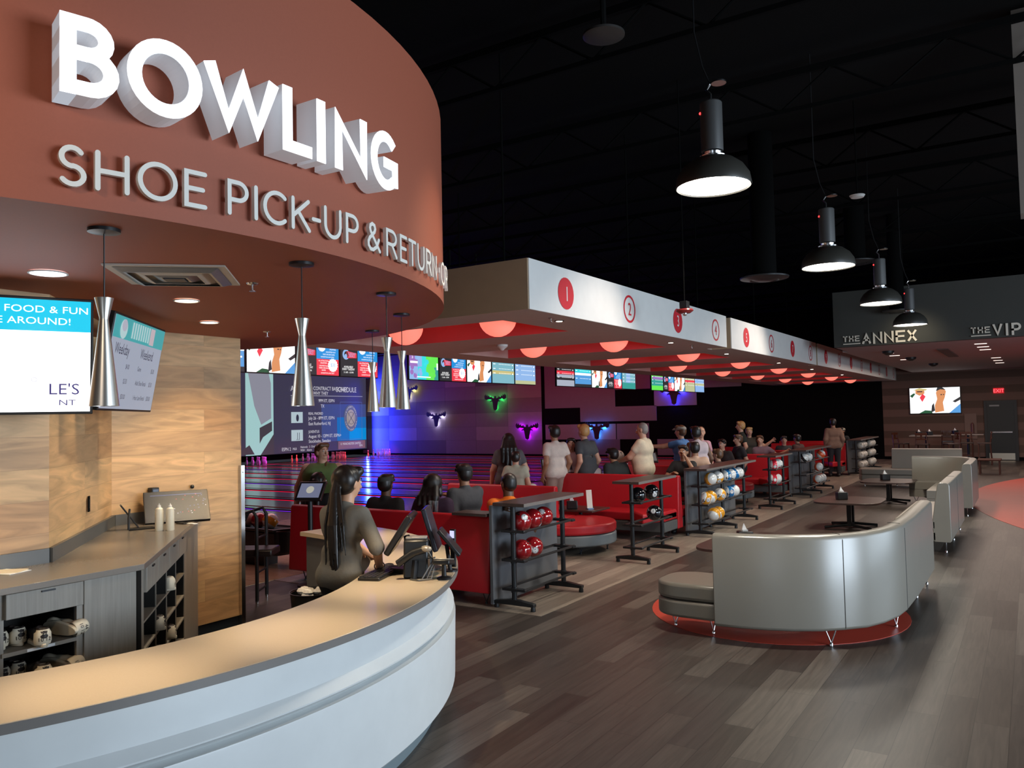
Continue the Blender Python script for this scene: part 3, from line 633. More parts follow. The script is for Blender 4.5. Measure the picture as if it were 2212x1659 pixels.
obj('carcass', MB().box(0, 2.99, .02, .5, .05, 1.115), cab_m, t); obj('door', MB().box(2.3, 2.98, -.0, .02, .08, 1.11), cab_m, t, bevel=.003)
# diagonal cabinet
da = Vector((-4.40, 2.76)); db_ = Vector((-6.235, 4.45)); dd = (db_ - da); ang = math.atan2(dd.y, dd.x); dl = dd.length
t = cab_root('shoe_cabinet', 'angled grey cabinet with drawers above a grid of shoe cubbies', da.x, da.y, ang)
obj('carcass', MB().box(0, .07, 0, .5, .05, 1.113).box(1.67, dl - .02, 0, .4, .05, 1.113).box(0.07, 1.67, .0, .4, .05, .13), cab_m, t)
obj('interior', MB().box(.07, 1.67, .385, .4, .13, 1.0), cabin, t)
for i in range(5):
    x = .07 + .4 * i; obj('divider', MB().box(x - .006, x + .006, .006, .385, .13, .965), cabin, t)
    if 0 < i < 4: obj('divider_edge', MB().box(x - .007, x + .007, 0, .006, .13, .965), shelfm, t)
for z in (.797, .625, .455, .29): obj('shelf', MB().box(.07, 1.67, 0, .385, z - .012, z), shelfm, t)
for i in range(4):
    x = .07 + .4 * i
    d_ = obj('drawer', MB().box(x + .004, x + .396, -.018, .02, .965 + (.0), 1.112), cab_m, t, bevel=.003)
    obj('handle', MB().box(x + .16, x + .22, -.026, -.016, 1.09, 1.1), blackm, d_)

# bowling shoes
def sdf_mesh(prims, cell, k=.02, cuts=None):
    """smooth union of round cones ('c', a, b, ra, rb), ellipsoids ('e', c, r) and subtractions ('s', ...) -> verts, faces by surface nets"""
    lo = np.full(3, 1e9); hi = -lo
    for p in prims:
        if p[0] == 'c': pts = np.array([p[1], p[2]], float); r = max(p[3], p[4])
        elif p[0] == 'e': pts = np.array([p[1]], float); r = np.array(p[2], float)
        else: continue
        lo = np.minimum(lo, (pts - r).min(0)); hi = np.maximum(hi, (pts + r).max(0))
    lo = lo - 3 * cell; hi = hi + 3 * cell
    n = np.ceil((hi - lo) / cell).astype(int) + 1
    ax = [lo[i] + cell * np.arange(n[i]) for i in range(3)]
    Fv = np.full(n, .2, np.float32)
    for p in prims:
        kk = k if len(p) < 6 or p[0] != 'c' else p[5]
        q = p[1] if p[0] == 's' else p
        if q[0] == 'c':
            a = np.array(q[1], float); bb = np.array(q[2], float); ra, rb = q[3], q[4]; m = max(ra, rb) + kk * 1.3 + cell * 2
            l_ = np.minimum(a, bb) - m; h_ = np.maximum(a, bb) + m
        else:
            a = np.array(q[1], float); rr_ = np.array(q[2], float); m = kk * 1.3 + cell * 2; l_ = a - rr_ - m; h_ = a + rr_ + m
        i0 = np.clip(np.floor((l_ - lo) / cell).astype(int), 0, n); i1 = np.clip(np.ceil((h_ - lo) / cell).astype(int) + 1, 0, n)
        if (i1 <= i0).any(): continue
        X = ax[0][i0[0]:i1[0], None, None]; Y = ax[1][None, i0[1]:i1[1], None]; Z = ax[2][None, None, i0[2]:i1[2]]
        if q[0] == 'c':
            ba = bb - a; L2 = max(ba @ ba, 1e-9)
            px, py, pz = X - a[0], Y - a[1], Z - a[2]
            h = np.clip((px * ba[0] + py * ba[1] + pz * ba[2]) / L2, 0, 1)
            d = np.sqrt((px - ba[0] * h) ** 2 + (py - ba[1] * h) ** 2 + (pz - ba[2] * h) ** 2) - (ra + (rb - ra) * h)
        else:
            px, py, pz = X - a[0], Y - a[1], Z - a[2]
            if len(q) > 3 and q[3]:
                cs, sn = cos(q[3]), sin(q[3]); px, py = px * cs + py * sn, -px * sn + py * cs
            k0 = np.sqrt((px / rr_[0]) ** 2 + (py / rr_[1]) ** 2 + (pz / rr_[2]) ** 2)
            k1 = np.sqrt((px / rr_[0] ** 2) ** 2 + (py / rr_[1] ** 2) ** 2 + (pz / rr_[2] ** 2) ** 2) + 1e-9
            d = k0 * (k0 - 1) / k1
        sl = (slice(i0[0], i1[0]), slice(i0[1], i1[1]), slice(i0[2], i1[2])); f = Fv[sl]
        if p[0] == 's': Fv[sl] = np.maximum(f, -d)
        else:
            hh = np.maximum(kk - np.abs(f - d), 0) / kk
            Fv[sl] = np.minimum(f, d) - hh * hh * kk * .25
    if cuts:
        XX = ax[0][:, None, None]; YY = ax[1][None, :, None]; ZZ = ax[2][None, None, :]
        for c in cuts: Fv = np.maximum(Fv, (c[0] * XX + c[1] * YY + c[2] * ZZ - c[3]).astype(np.float32))
    Fv[0] = Fv[-1] = .1; Fv[:, 0] = Fv[:, -1] = .1; Fv[:, :, 0] = Fv[:, :, -1] = .1
    s = Fv < 0
    N0, N1, N2 = [int(x) - 1 for x in n]
    cs8 = [s[a:a + N0, b_:b_ + N1, c:c + N2] for a in (0, 1) for b_ in (0, 1) for c in (0, 1)]
    cnt = sum(c.astype(np.int8) for c in cs8); act = (cnt > 0) & (cnt < 8)
    idx = np.argwhere(act); vid = np.full(act.shape, -1, np.int64); vid[tuple(idx.T)] = np.arange(len(idx))
    pos = np.zeros((len(idx), 3)); num = np.zeros(len(idx))
    cor = [(a, b_, c) for a in (0, 1) for b_ in (0, 1) for c in (0, 1)]
    for i, A in enumerate(cor):
        for j, B in enumerate(cor):
            if j > i and sum(abs(x - y) for x, y in zip(A, B)) == 1:
                fa = Fv[tuple((idx + A).T)]; fb = Fv[tuple((idx + B).T)]; mk = (fa < 0) != (fb < 0)
                tt = np.where(mk, fa / np.where(mk, fa - fb, 1), 0)
                P_ = np.array(A) + (np.array(B) - np.array(A)) * tt[:, None]
                pos[mk] += P_[mk]; num[mk] += 1
    pos = (idx + pos / np.maximum(num, 1)[:, None]) * cell + lo
    faces = []
    for axn in range(3):
        o = [x for x in range(3) if x != axn]
        A = [slice(0, None)] * 3; B = [slice(0, None)] * 3; A[axn] = slice(0, -1); B[axn] = slice(1, None)
        ed = s[tuple(A)] != s[tuple(B)]; e = np.argwhere(ed); ins = s[tuple(A)][tuple(e.T)]
        ok_ = (e[:, o[0]] > 0) & (e[:, o[1]] > 0) & (e[:, 0] < N0) & (e[:, 1] < N1) & (e[:, 2] < N2); e = e[ok_]; ins = ins[ok_]
        q = []
        for du, dv in ((1, 1), (0, 1), (0, 0), (1, 0)):
            g = e.copy(); g[:, o[0]] -= du; g[:, o[1]] -= dv; q.append(vid[tuple(g.T)])
        q = np.stack(q, 1); fl = ins if axn != 1 else ~ins
        q[~fl] = q[~fl][:, ::-1]; faces.append(q)
    return pos.tolist(), np.concatenate(faces).tolist()
def sdf_obj(name, prims, cell, m, parent=None, k=.02, cuts=None, label=None):
    v, f = sdf_mesh(prims, cell, k, cuts)
    o = mesh_obj(name, v, f, m, True, None, 0); COL.objects.link(o)
    if parent is not None: o.parent = parent
    if label: o['label'] = label
    return o
shoe_white = mat('shoe_white', (.72, .64, .5), .5); shoe_dark = mat('shoe_dark', (.03, .022, .02), .5)
def make_shoe(lab, body_m, num):
    """toe towards +y, heel towards the viewer at -y"""
    t = thing('bowling_shoe', lab, 'shoe', (0, 0, 0), 0, None)
    sdf_obj('upper', [('e', (0, -.1, .055), (.036, .042, .045)), ('e', (0, .0, .045), (.038, .09, .035)), ('e', (0, .09, .032), (.045, .06, .028)), ('c', (0, -.09, .07), (0, -.03, .065), .034, .03), ('s', ('e', (0, -.075, .12), (.026, .05, .05)))], .006, body_m, t, .02, [(0, 0, -1, -.012)])
    obj('heel_counter', MB().lathe([(.038, .015), (.042, .03), (.04, .07), (.03, .09)], 24, (0, -.1, 0), close=False), shoe_white, t)
    obj('sole', MB().prism([(.034 * cos(a) * (1.25 if sin(a) > 0 else 1.1), .145 * sin(a)) for a in np.linspace(0, 2 * pi, 28)[:-1]], 0, .02), shoe_white, t, bevel=.004)
    obj('size_number', MB().text(num[0], 0, .058, .02, 1, fn=lambda x, y, z: (x, -.1425 + x * x * 12, z)).text(num[1], 0, .034, .02, 1, fn=lambda x, y, z: (x, -.1435 + x * x * 12, z)), ink, t, smooth=False)
    return t
s0 = make_shoe('white heeled dark bowling shoe at the front of the upper left cubby, marked 44', shoe_dark, ('44', '10 12')); s0.location = (-4.47, 2.215, .816); s0.rotation_euler = (0, 0, rad(90 - 14))
def shoe(x, y, z, rz, lab, mt=None, grp=None):
    o = dup(s0, (x, y, z), rad(rz), lab)
    if mt is not None:
        for c in o.children:
            if c.name.startswith('upper'):
                c.data = c.data.copy(); c.data.materials[0] = mt
    if grp: o['group'] = grp
    return o
o = shoe(-4.45, 2.335, .838, 90, 'white bowling shoe tipped on its side at the right of the upper left cubby', shoe_white); o.rotation_euler = (0, rad(80), rad(95)); o.location = (-4.48, 2.33, .86)
shoe(-4.62, 2.05, .816, 90, 'bowling shoe deep in the left corner of the upper left cubby'); shoe(-4.62, 2.14, .816, 90, 'bowling shoe marked 44 behind the front shoe in the upper left cubby')
shoe(-4.47, 2.205, .632, 84, 'pale heeled bowling shoe at the front of the lower left cubby'); o = shoe(-4.5, 2.32, .66, 90, 'white bowling shoe lying on its side at the right of the lower left cubby', shoe_white); o.rotation_euler = (0, rad(75), rad(95))
shoe(-4.62, 2.06, .632, 90, 'bowling shoe deep in the left corner of the lower left cubby'); shoe(-4.64, 2.15, .632, 90, 'bowling shoe in the middle back of the lower left cubby')
un = dd.normalized(); nn = Vector((un.y, -un.x))
def dshoe(tx, z, rz, lab, mt=None, back=.1):
    p = da + un * tx - nn * back
    return shoe(p.x, p.y, z, math.degrees(ang) + rz, lab, mt)
dshoe(.15, .456, 3, 'white bowling shoe in the first column of the angled cabinet, third row'); dshoe(.24, .456, -2, 'white bowling shoe beside another in the first column of the angled cabinet')
dshoe(.56, .626, 0, 'bowling shoe in the second column of the angled cabinet, second row'); dshoe(.96, .798, 10, 'white bowling shoe in the third column of the angled cabinet, top row', shoe_white)
o = dshoe(.98, .93, 0, 'white bowling shoe standing on its toe in the top row of the angled cabinet', shoe_white, .16); o.rotation_euler = (rad(70), 0, ang)
dshoe(1.0, .456, 4, 'pale bowling shoe in the third column of the angled cabinet, third row'); dshoe(.17, .291, 2, 'large pale bowling shoe in the lowest visible row, first column')
o = dshoe(.62, .291, 205, 'laced grey and white bowling shoe turned toe out in the lowest visible row', mat('shoe_grey', (.16, .13, .12), .5))
# things on the worktop
for x, y, lab in ((-5.60, 3.66, 'white spray bottle on the worktop, left one'), (-5.53, 3.705, 'white spray bottle on the worktop, right one')):
    t = thing('spray_bottle', lab, 'bottle', (x, y, WZ), 0, 'white bottles on the worktop')
    obj('body', MB().lathe([(.028, 0), (.03, .005), (.03, .145), (.026, .165), (.014, .175)], 24), mat('bottle_white', (.8, .76, .62), .35), t); obj('cap', MB().lathe([(.014, .172), (.012, .19), (.005, .195), (.004, .205)], 16), white, t)
def scr_mats(): return [em((.03, .03, .035), 1), em((1, 1, 1), 1.25), em((.9, .05, .08), 1.0), em((.02, .3, .75), 1.0), em((.05, .75, .8), 1.0), em((.25, .55, .65), .9), em((.7, .6, .25), .9), em((.75, .3, .12), 1), em((.02, .12, .05), .8),
                        em((.1, .35, .75), 1), em((.6, .62, .35), .9), em((.15, .85, .1), 1), em((.4, .2, .6), .9), em((.05, .4, .35), .9), em((.3, .5, .85), 1), em((.55, .6, .72), .75)]
def basic_screen(t, wd, hh, name='screen'):
    fr_ = obj('bezel', MB().box(-wd / 2, wd / 2, 0, .035, -hh / 2, hh / 2), blackpl, t, bevel=.004)
    return obj(name, MB().rect(-wd / 2 + .012, wd / 2 - .012, -hh / 2 + .014, hh / 2 - .012, 1), em((.008, .008, .012), 1), t, smooth=False)
t = thing('lane_control_touchscreen', 'wide dark touchscreen leaning back at the end of the worktop', 'monitor', (-5.98, 4.07, WZ + .13), 0)
t.rotation_euler = (rad(-38), 0, rad(62))
sc = basic_screen(t, .50, .30); rr = random.Random(2)
q = MB()
for i in range(26): q.mi = rr.choice([0, 0, 1, 2]); x = rr.uniform(-.05, .22); z = rr.uniform(-.12, .12); q.rect(x, x + .008, z, z + .006, 2)
q.mi = 1; q.rect(-.2, .2, .105, .11, 2); obj('icons', q, [em((.9, .9, 1), 1), em((.2, .25, .5), 1), em((.8, .2, .2), 1)], sc, smooth=False)
obj('stand', MB().box(-.1, .1, .03, .07, -.14, .02), blackpl, t)
t = thing('tablet_stand', 'dark folding stand with a tilted panel behind the bottles', 'stand', (-5.84, 3.66, WZ)); X_ = Matrix.Rotation(rad(62), 4, 'Z')
q = MB(); q.X = X_; q.tube([(-.09, -.08, .008), (-.09, -.08, .1), (-.08, -.04, .16)], .008).tube([(-.09, -.08, .008), (.08, -.06, .008)], .008).box(-.08, .1, -.06, .02, .0, .012); obj('frame', q, blackpl, t)
q = MB(); q.X = X_ @ Matrix.Rotation(rad(-35), 4, 'Y'); q.box(-.012, .0, -.05, .05, .02, .24); obj('panel', q, blackpl, t, bevel=.003)
t = thing('card_terminal', 'small black payment terminal on the wall above the bottles', 'terminal', (-6.2, 4.0, WZ + .22), rad(90)); obj('body', MB().box(-.035, .035, -.03, .03, -.08, .06), blackpl, t, bevel=.006); obj('screen', MB().rect(-.025, .025, .0, .045, 1), em((.25, .3, .4), .5), t, smooth=False).location = (0, -.031, 0)
t = thing('papers', 'loose sheets of paper on the worktop at the left', 'paper', (-4.82, 2.22, WZ), .3)
obj('sheet', MB().box(-.1, .1, -.07, .07, .001, .004), paper, t); q = MB(); q.X = Matrix.Rotation(.4, 4, 'Z'); q.box(-.09, .09, -.06, .06, .004, .007); obj('sheet', q, mat('paper_tan', (.7, .6, .45), .6), t)
t = thing('papers', 'flat phone and cards lying beside the touchscreen', 'phone', (-5.8, 4.0, WZ)); obj('phone', MB().box(-.05, .05, -.03, .03, .001, .01), blackpl, t, bevel=.003); q = MB(); q.box(.05, .14, .0, .04, .001, .006); obj('card', q, paper, t)
t = thing('wall_outlet', 'dark vertical outlet plate on the angled wooden wall', 'outlet', (-5.62, 3.125, 1.41), math.atan2(1.15, -1.3)); obj('plate', MB().box(-.02, .02, -.008, 0, -.055, .055), black, t); obj('socket', MB().box(-.01, .01, -.011, -.008, -.03, .03), blackm, t)
t = thing('wall_hook', 'small black knob on the wooden wall above the touchscreen', 'hook', (-6.235, 4.38, 1.41)); obj('knob', MB().ball((.02, 0, 0), .018, 12), blackpl, t)

# menu screens
def tv(name, label, loc, rot, wd, hh, group=None, cat='television'):
    t = thing(name, label, cat, loc, 0, group); t.rotation_euler = rot
    obj('bezel', MB().box(-wd / 2, wd / 2, 0, .05, -hh / 2, hh / 2), blackpl, t, bevel=.004)
    return t
t = tv('menu_television', 'bright television at the left edge reading IT COMES TO FOOD & FUN', (-4.62, 1.965, 2.345), (rad(4), 0, rad(67)), 1.11, .64)
sc = obj('screen', MB().rect(-.54, .54, -.305, .305, 1), em((.97, .97, 1), 2.4), t, smooth=False)
obj('banner', MB().rect(-.54, .54, .135, .305, 2), em((0, .62, .9), 1.0), sc, smooth=False)
obj('banner_text', MB().text('WHEN IT COMES TO FOOD & FUN', 0, .235, .038, 3, sx=1.28).text("WE DON'T MOOSE AROUND!", 0, .172, .038, 3, sx=1.25), em((.9, 1, 1), 1.8), sc, smooth=False)
obj('brand_text', MB().text("LE'S", .335, -.21, .062, 3, center=False, sx=1.1).text('NT', .385, -.27, .032, 3, center=False, sx=1.4).ring(.27, -.13, .013, .011, 3), em((.05, .03, .25), .7), sc, smooth=False)
obj('mount', MB().box(-.2, .2, .05, .2, -.15, .15), blackm, t)
t = tv('menu_television', 'dim tilted television menu reading Weekday and Weekend', (-5.251, 3.247, 2.371), (rad(10), 0, math.atan2(.694, -.609) ), 1.11, .64)
sc = obj('screen', MB().rect(-.54, .54, -.305, .305, 1), em((.38, .42, .52), .85), t, smooth=False)
q = MB(); q.mi = 0; q.rect(-.54, .54, .16, .305, 2); q.mi = 1; q.oval(-.36, .225, .07, .065, 3); q.mi = 2; q.oval(-.36, .25, .05, .04, 4); q.mi = 1
for i in range(8): q.rect(-.2 + i * .05, -.17 + i * .05, .18, .29, 3)
q.mi = 3; q.rect(.19, .29, .17, .29, 4)
obj('header_picture', q, [em((.06, .42, .45), .8), em((.5, .7, .72), .8), em((.5, .5, .6), .8), em((.6, .5, .55), .8)], sc, smooth=False)
q = MB().text('Weekday', -.32, .06, .075, 3, sx=.7).text('Weekend', .2, .06, .075, 3, sx=.7)
for z, a, pa in ((-.03, 'Game', '$4.00'), (-.13, 'Shoe Rental', '$3.50'), (-.235, '1 Hour Lane Rental', '$30.00')):
    q.text(a, -.5, z, .034, 3, center=False, sx=.7).text(pa, -.2, z, .034, 3, center=False, sx=.7).text(a if a != 'Shoe Rental' else 'Adult Shoe Rental', .05, z, .034, 3, center=False, sx=.7).text('$5.00' if pa[1] == '4' else pa, .36, z, .034, 3, center=False, sx=.7)
obj('menu_text', q, em((.03, .03, .08), .5), sc, smooth=False); obj('mount', MB().box(-.2, .2, .05, .3, -.15, .15), blackm, t)

# ------------------------------------------------------------------ televisions above the foul line
SM = scr_mats()
def pic(kind, q, x0, x1, z0, z1, k=2):
    W_ = x1 - x0; Hh = z1 - z0
    X = lambda a: x0 + a * W_
    Zf = lambda a: z0 + a * Hh
    P = lambda pts, kk=0: q.poly([(X(a), Zf(b_)) for a, b_ in pts], k + kk)
    def R(a, b_, c, d, kk=0): q.rect(X(a), X(b_), Zf(c), Zf(d), k + kk)
    def T(s_, a, c, h, kk=2, sx=.9, center=True): q.text(s_, X(a), Zf(c), h * Hh, k + kk, center=center, sx=sx)
    if kind == 'people':
        q.mi = 1; R(0, 1, 0, 1)
        q.mi = 7; P([(.5, .02), (.68, .08), (.66, .42), (.7, .6), (.73, .85), (.68, .97), (.58, .98), (.53, .8), (.55, .55), (.5, .3)], 1)
        q.mi = 0; P([(.53, .86), (.56, 1.0), (.66, 1.0), (.73, .9), (.62, .93)], 2); R(.62, .65, .7, .74, 2); R(.67, .69, .7, .74, 2); P([(.42, .02), (.5, .1), (.48, .4), (.44, .3)], 2)
        q.mi = 2; P([(.2, .62), (.26, .78), (.32, .66), (.25, .45)], 1)
        q.mi = 7; P([(.12, .78), (.12, .95), (.3, .95), (.3, .78), (.2, .7)], 1); q.mi = 6; P([(.06, .92), (.2, 1), (.36, .95), (.33, .9)], 2); q.mi = 0; R(.15, .26, .84, .88, 2)
        q.mi = 8; P([(.18, 0), (.3, .12), (.42, .1), (.45, 0)], 1); P([(0, .7), (.08, .8), (.12, .78), (.05, .62)], 1)
        q.mi = 9; P([(.78, 0), (1, .35), (1, 0)], 1); q.mi = 0; P([(.85, .45), (1, .62), (1, .5), (.9, .4)], 1)
    elif kind == 'promo':
        q.mi = 0; R(0, 1, 0, 1); q.mi = 3; R(.45, 1, .52, 1, 1); q.mi = 2; R(.45, 1, .0, .52, 1)
        q.mi = 1; q.star(X(.58), Zf(.92), .1 * W_, k + 2); q.star(X(.85), Zf(.33), .13 * W_, k + 2)
        q.mi = 9; T('$30', .85, .29, .11, 3); T('$20', .58, .9, .1, 3)
        q.mi = 1; T('AVAILABLE', .2, .28, .07); T('EVERY TUESDAY', .2, .2, .07, sx=.8); T('11 AM - 10 PM', .2, .1, .06)
        T('ALL ATTRACTIONS', .62, .44, .045, sx=.8); T('UNLIMITED', .62, .37, .045); T('UNLIMITED PLAY', .62, .28, .045, sx=.8); T('VIDEO ARCADE', .62, .21, .045); T('GAMES', .62, .14, .045); T('$5 REDEMPTION GAME CREDIT', .72, .05, .04, sx=.75)
        T('ATTRACTIONS', .85, .9, .045, sx=.75); T('UNLIMITED', .85, .82, .045); T('UNLIMITED PLAY', .8, .73, .045); T('VIDEO ARCADE GAMES', .75, .65, .045, sx=.8); T('$5 REDEMPTION GAME CREDIT', .72, .57, .04, sx=.75)
        q.mi = 14; q.oval(X(.14), Zf(.72), .09 * W_, .17 * Hh, k + 1); q.mi = 0; q.oval(X(.15), Zf(.72), .06 * W_, .11 * Hh, k + 2); q.mi = 14; q.oval(X(.13), Zf(.66), .035 * W_, .08 * Hh, k + 3); q.mi = 2; P([(.14, .7), (.16, .84), (.42, .78), (.42, .62), (.16, .6)], 2); q.mi = 14; T('TUESDAY', .29, .72, .08, 3, .8); T('DEALS', .29, .64, .08, 3, .9)
    elif kind in ('score_teal', 'score_blue', 'score_red', 'score_sky', 'score_green', 'score_yellow', 'score_band', 'score_night'):
        base = dict(score_teal=5, score_blue=14, score_red=0, score_sky=9, score_green=11, score_yellow=10, score_band=14, score_night=5)[kind]; q.mi = base; R(0, 1, 0, 1)
        if kind == 'score_teal':
            q.mi = 6; R(0, 1, .4, .55, 1)
        if kind == 'score_blue': q.mi = 10; R(0, 1, 0, .16, 1)
        if kind == 'score_red': q.mi = 2; R(0, 1, .6, .76, 1); q.mi = 15; R(0, 1, .44, .58, 1); q.mi = 15; R(.0, 1, .0, .3, 1)
        if kind == 'score_sky': q.mi = 1; R(0, 1, .6, .72, 1); q.mi = 4; R(0, 1, .74, 1, 1); q.mi = 0; R(0, 1, 0, .14, 1)
        if kind == 'score_green': q.mi = 12; R(.05, 1, .68, .86, 1); q.mi = 13; R(0, 1, .28, .68, 1)
        if kind == 'score_yellow': q.mi = 2; R(0, 1, .62, .78, 1)
        if kind == 'score_band': q.mi = 10; R(0, 1, .45, .6, 1)
        if kind == 'score_night': q.mi = 13; R(0, 1, 0, .35, 1); q.mi = 14; R(.3, .6, .35, .95, 1)
        q.mi = 1
        for r_ in range(3):
            for c_ in range(8): R(.3 + .07 * c_, .33 + .07 * c_, .82 - r_ * .2, .85 - r_ * .2, 2)
            R(.04, .14, .82 - r_ * .2, .85 - r_ * .2, 2); R(.9, .95, .8 - r_ * .2, .85 - r_ * .2, 2)
    elif kind == 'party':
        for i in range(7):
            for j in range(4):
                q.mi = [12, 12, 14, 4, 11, 11, 11][i] if j > 1 else [14, 14, 4, 4, 11, 11, 13][i]
                R(i / 7, (i + 1) / 7, j / 4, (j + 1) / 4)
        rg = random.Random(5)
        for i in range(26):
            a, b_ = rg.random() * .86 + .07, rg.random() * .8 + .1; q.mi = [12, 14, 4, 11, 11][int(a * 4.9)]; q.oval(X(a), Zf(b_), .06 * W_, .1 * Hh, k + 1, n=14)
        q.mi = 1; T('5', .1, .8, .14, 2); R(.03, .28, .62, .7, 2); R(.94, .99, .4, .66, 2); R(.25, .72, .08, .12, 2)
groups = [(7.25, ['party', 'score_sky', 'people', 'promo', 'promo'], 'first'), (13.9, ['party', 'promo', 'people', 'score_teal', 'score_blue'], 'second'), (20.62, ['score_red', 'score_sky', 'people', 'promo', 'score_night'], 'third'), (27.7, ['score_green', 'promo', 'people', 'score_yellow', 'score_band'], 'fourth')]
desc = dict(party='a purple to green bubble picture', score_sky='a sky blue score sheet', people='two people on a white background', promo='a black, blue and red $30 offer', score_teal='a teal score sheet with a sand band', score_blue='a pale blue score sheet', score_red='a dark score sheet with a red band', score_night='a blue night picture', score_green='a green and purple score sheet', score_yellow='a yellow score sheet with a red band', score_band='a blue score sheet with a yellow band')
for gi, (y0, kinds, gl) in enumerate(groups):
    y = y0
    for ki, kd in enumerate(kinds):
        wd = 1.13 if gi != 3 else 1.14
        if gi == 0: ysp = [(7.3, 8.35), (8.4, 9.4), (9.42, 10.58), (10.6, 11.73), (11.75, 12.88)][ki]
        else: ysp = (y0 + ki * (1.11, 1.11, 1.135, 1.145)[gi], y0 + (ki + 1) * (1.11, 1.11, 1.135, 1.145)[gi] - .02)
        wd = ysp[1] - ysp[0]; hh = .64 if gi else .66
        extra = ', ' + ('left' if ki == 3 else 'right') + ' of two' if gi == 0 and kd == 'promo' else ''
        t = tv('lane_television', 'lane television, %s, %s hanging group%s' % (desc[kd], gl, extra), (-11.8, (ysp[0] + ysp[1]) / 2, 2.87 + hh / 2), (0, 0, rad(90)), wd, hh, 'televisions above the lanes')
        q = MB(); pic(kd, q, -wd / 2 + .02, wd / 2 - .02, -hh / 2 + .02, hh / 2 - .02)
        obj('picture', q, SM, t, smooth=False)
        obj('hanger', MB().box(-.02, .02, .02, .06, hh / 2, 6.2 - 2.87 - hh / 2), blackm, t)
t = tv('wall_television', 'television on the striped lounge wall showing two people on white', (-3.115, 34.72, 2.285), (0, 0, 0), 1.78, 1.04); q = MB(); pic('people', q, -.86, .86, -.49, .49); obj('picture', q, SM, t, smooth=False)

# projection screen
t = thing('projection_screen', 'large projection screen above the pins showing a soccer schedule', 'screen', (-32.8, 25.71, -.113), rad(90))
t.scale = (1.058,) * 3
obj('surface', MB().rect(-2.5, 8.55, .45, 5.0, 1), em((.045, .04, .07), 1), t, smooth=False)
q = MB(); q.mi = 0; q.rect(.4, 2.05, .45, 5.0, 6); q.mi = 1; q.poly([(.5, 4.6), (1.7, 4.6), (1.9, 3.9), (1.9, 2.2), (1.3, 1.9), (.9, 2.8)], 10); q.mi = 2
q.poly([(1.2, 1.75), (1.95, 2.05), (1.95, 1.6), (1.4, 1.3), (1.2, 1.0)], 12); q.poly([(-.2, .5), (.6, .95), (.9, .5)], 12); q.mi = 2; q.poly([(1.25, .45), (2.06, 1.45), (2.06, .45)], 13)
q.mi = 3; q.rect(5.2, 8.5, .95, 2.9, 4); q.mi = 4; q.rect(6.3, 8.5, .95, 2.2, 8); q.mi = 5; q.rect(7.2, 8.5, .95, 1.6, 10)
q.mi = 6; q.rect(3.15, 3.9, 1.95, 2.5, 14); q.rect(3.15, 3.9, 1.05, 1.6, 14); q.mi = 7; q.rect(3.15, 3.9, 2.8, 3.3, 14)
q.mi = 8; q.rect(6.35, 8.4, .5, .92, 14); q.mi = 7; q.oval(7.3, 2.15, .5, .72, 20, n=32); q.mi = 9; q.oval(7.3, 2.15, .32, .46, 26, n=24)
obj('picture', q, [em((.38, .62, .62), .9), em((.28, .28, .34), .9), em((.055, .045, .055), 1), em((.05, .07, .2), 1), em((.01, .14, .42), 1), em((.0, .25, .62), 1), em((.42, .52, .56), 1), em((.12, .12, .15), 1), em((.2, .1, .12), 1), em((.36, .3, .22), 1)], t, smooth=False)
q = MB(); TT = lambda s_, x, z, h, c=False: q.text(s_, x, z, h, 30, center=c, sx=.82)
TT('ATLETICO', 3.1, 3.55, .28); TT('CONTRACT BASICALLY', 4.6, 3.62, .2); TT('WHY THEY', 4.6, 3.38, .18); TT('SCHEDULE', 6.2, 3.55, .28)
TT('9PM ET, ESPN', 4.95, 3.0, .17); TT('TX', 5.1, 2.72, .17); TT('REAL MADRID', 4.25, 2.35, .14); TT('July 26 - 8PM ET, ESPN', 4.25, 2.1, .17); TT('East Rutherford, NJ', 4.25, 1.82, .17)
TT('JUVENTUS', 4.25, 1.42, .14); TT('August 10 - 12PM ET, ESPN+', 4.25, 1.17, .17); TT('Stockholm, Sweden', 4.25, .9 + .02, .17)
TT('ESPN 2', 2.5, .58, .17); TT('MLB', 3.2, .6, .12); TT('Nationals   2  Orioles', 3.7, .68, .11); TT('WSH    Adams', 3.7, .52, .11); TT('0  MANCHESTER UNITED', 6.5, .72, .12); TT('ESPN', 7.9, .6, .1)
for s_, a in zip('INTERNATIONAL', np.linspace(160, 20, 13)): TT(s_, 7.3 + .42 * cos(rad(a)), 2.1 + .62 * sin(rad(a)), .09, True)
for s_, a in zip('CHAMPIONS CUP', np.linspace(200, 340, 13)): TT(s_, 7.3 + .42 * cos(rad(a)), 2.1 + .62 * sin(rad(a)), .09, True)
q.rect(3.1, 8.2, 3.32, 3.335, 30)
obj('captions', q, em((.62, .6, .66), 1), t, smooth=False)
q = MB().ring(7.3, 2.15, .34, .32, 32, n=24, asp=.72); q.poly([(7.05, 1.85), (7.07, 1.83), (7.55, 2.45), (7.53, 2.47)], 32).poly([(7.05, 2.45), (7.07, 2.47), (7.55, 1.85), (7.53, 1.83)], 32)
q.text('J', 3.5, 1.18, .3, 32, sx=.7).text('J', 3.62, 1.18, .3, 32, sx=.7).oval(3.52, 2.2, .09, .18, 32)
obj('emblem_lines', q, em((.03, .03, .05), 1), t, smooth=False)
q = MB(); 
for a, c_, e_, f_ in ((6.5, 8.15, 1.0, 1.02), (6.5, 8.15, 3.0, 3.02), (6.5, 6.52, 1.0, 3.02), (8.13, 8.15, 1.0, 3.02)): q.rect(a, c_, e_, f_, 24)
obj('frame_lines', q, em((.1, .13, .3), 1), t, smooth=False)
obj('border', MB().box(-2.6, 8.62, .0, .04, .4, 5.1), black, t)

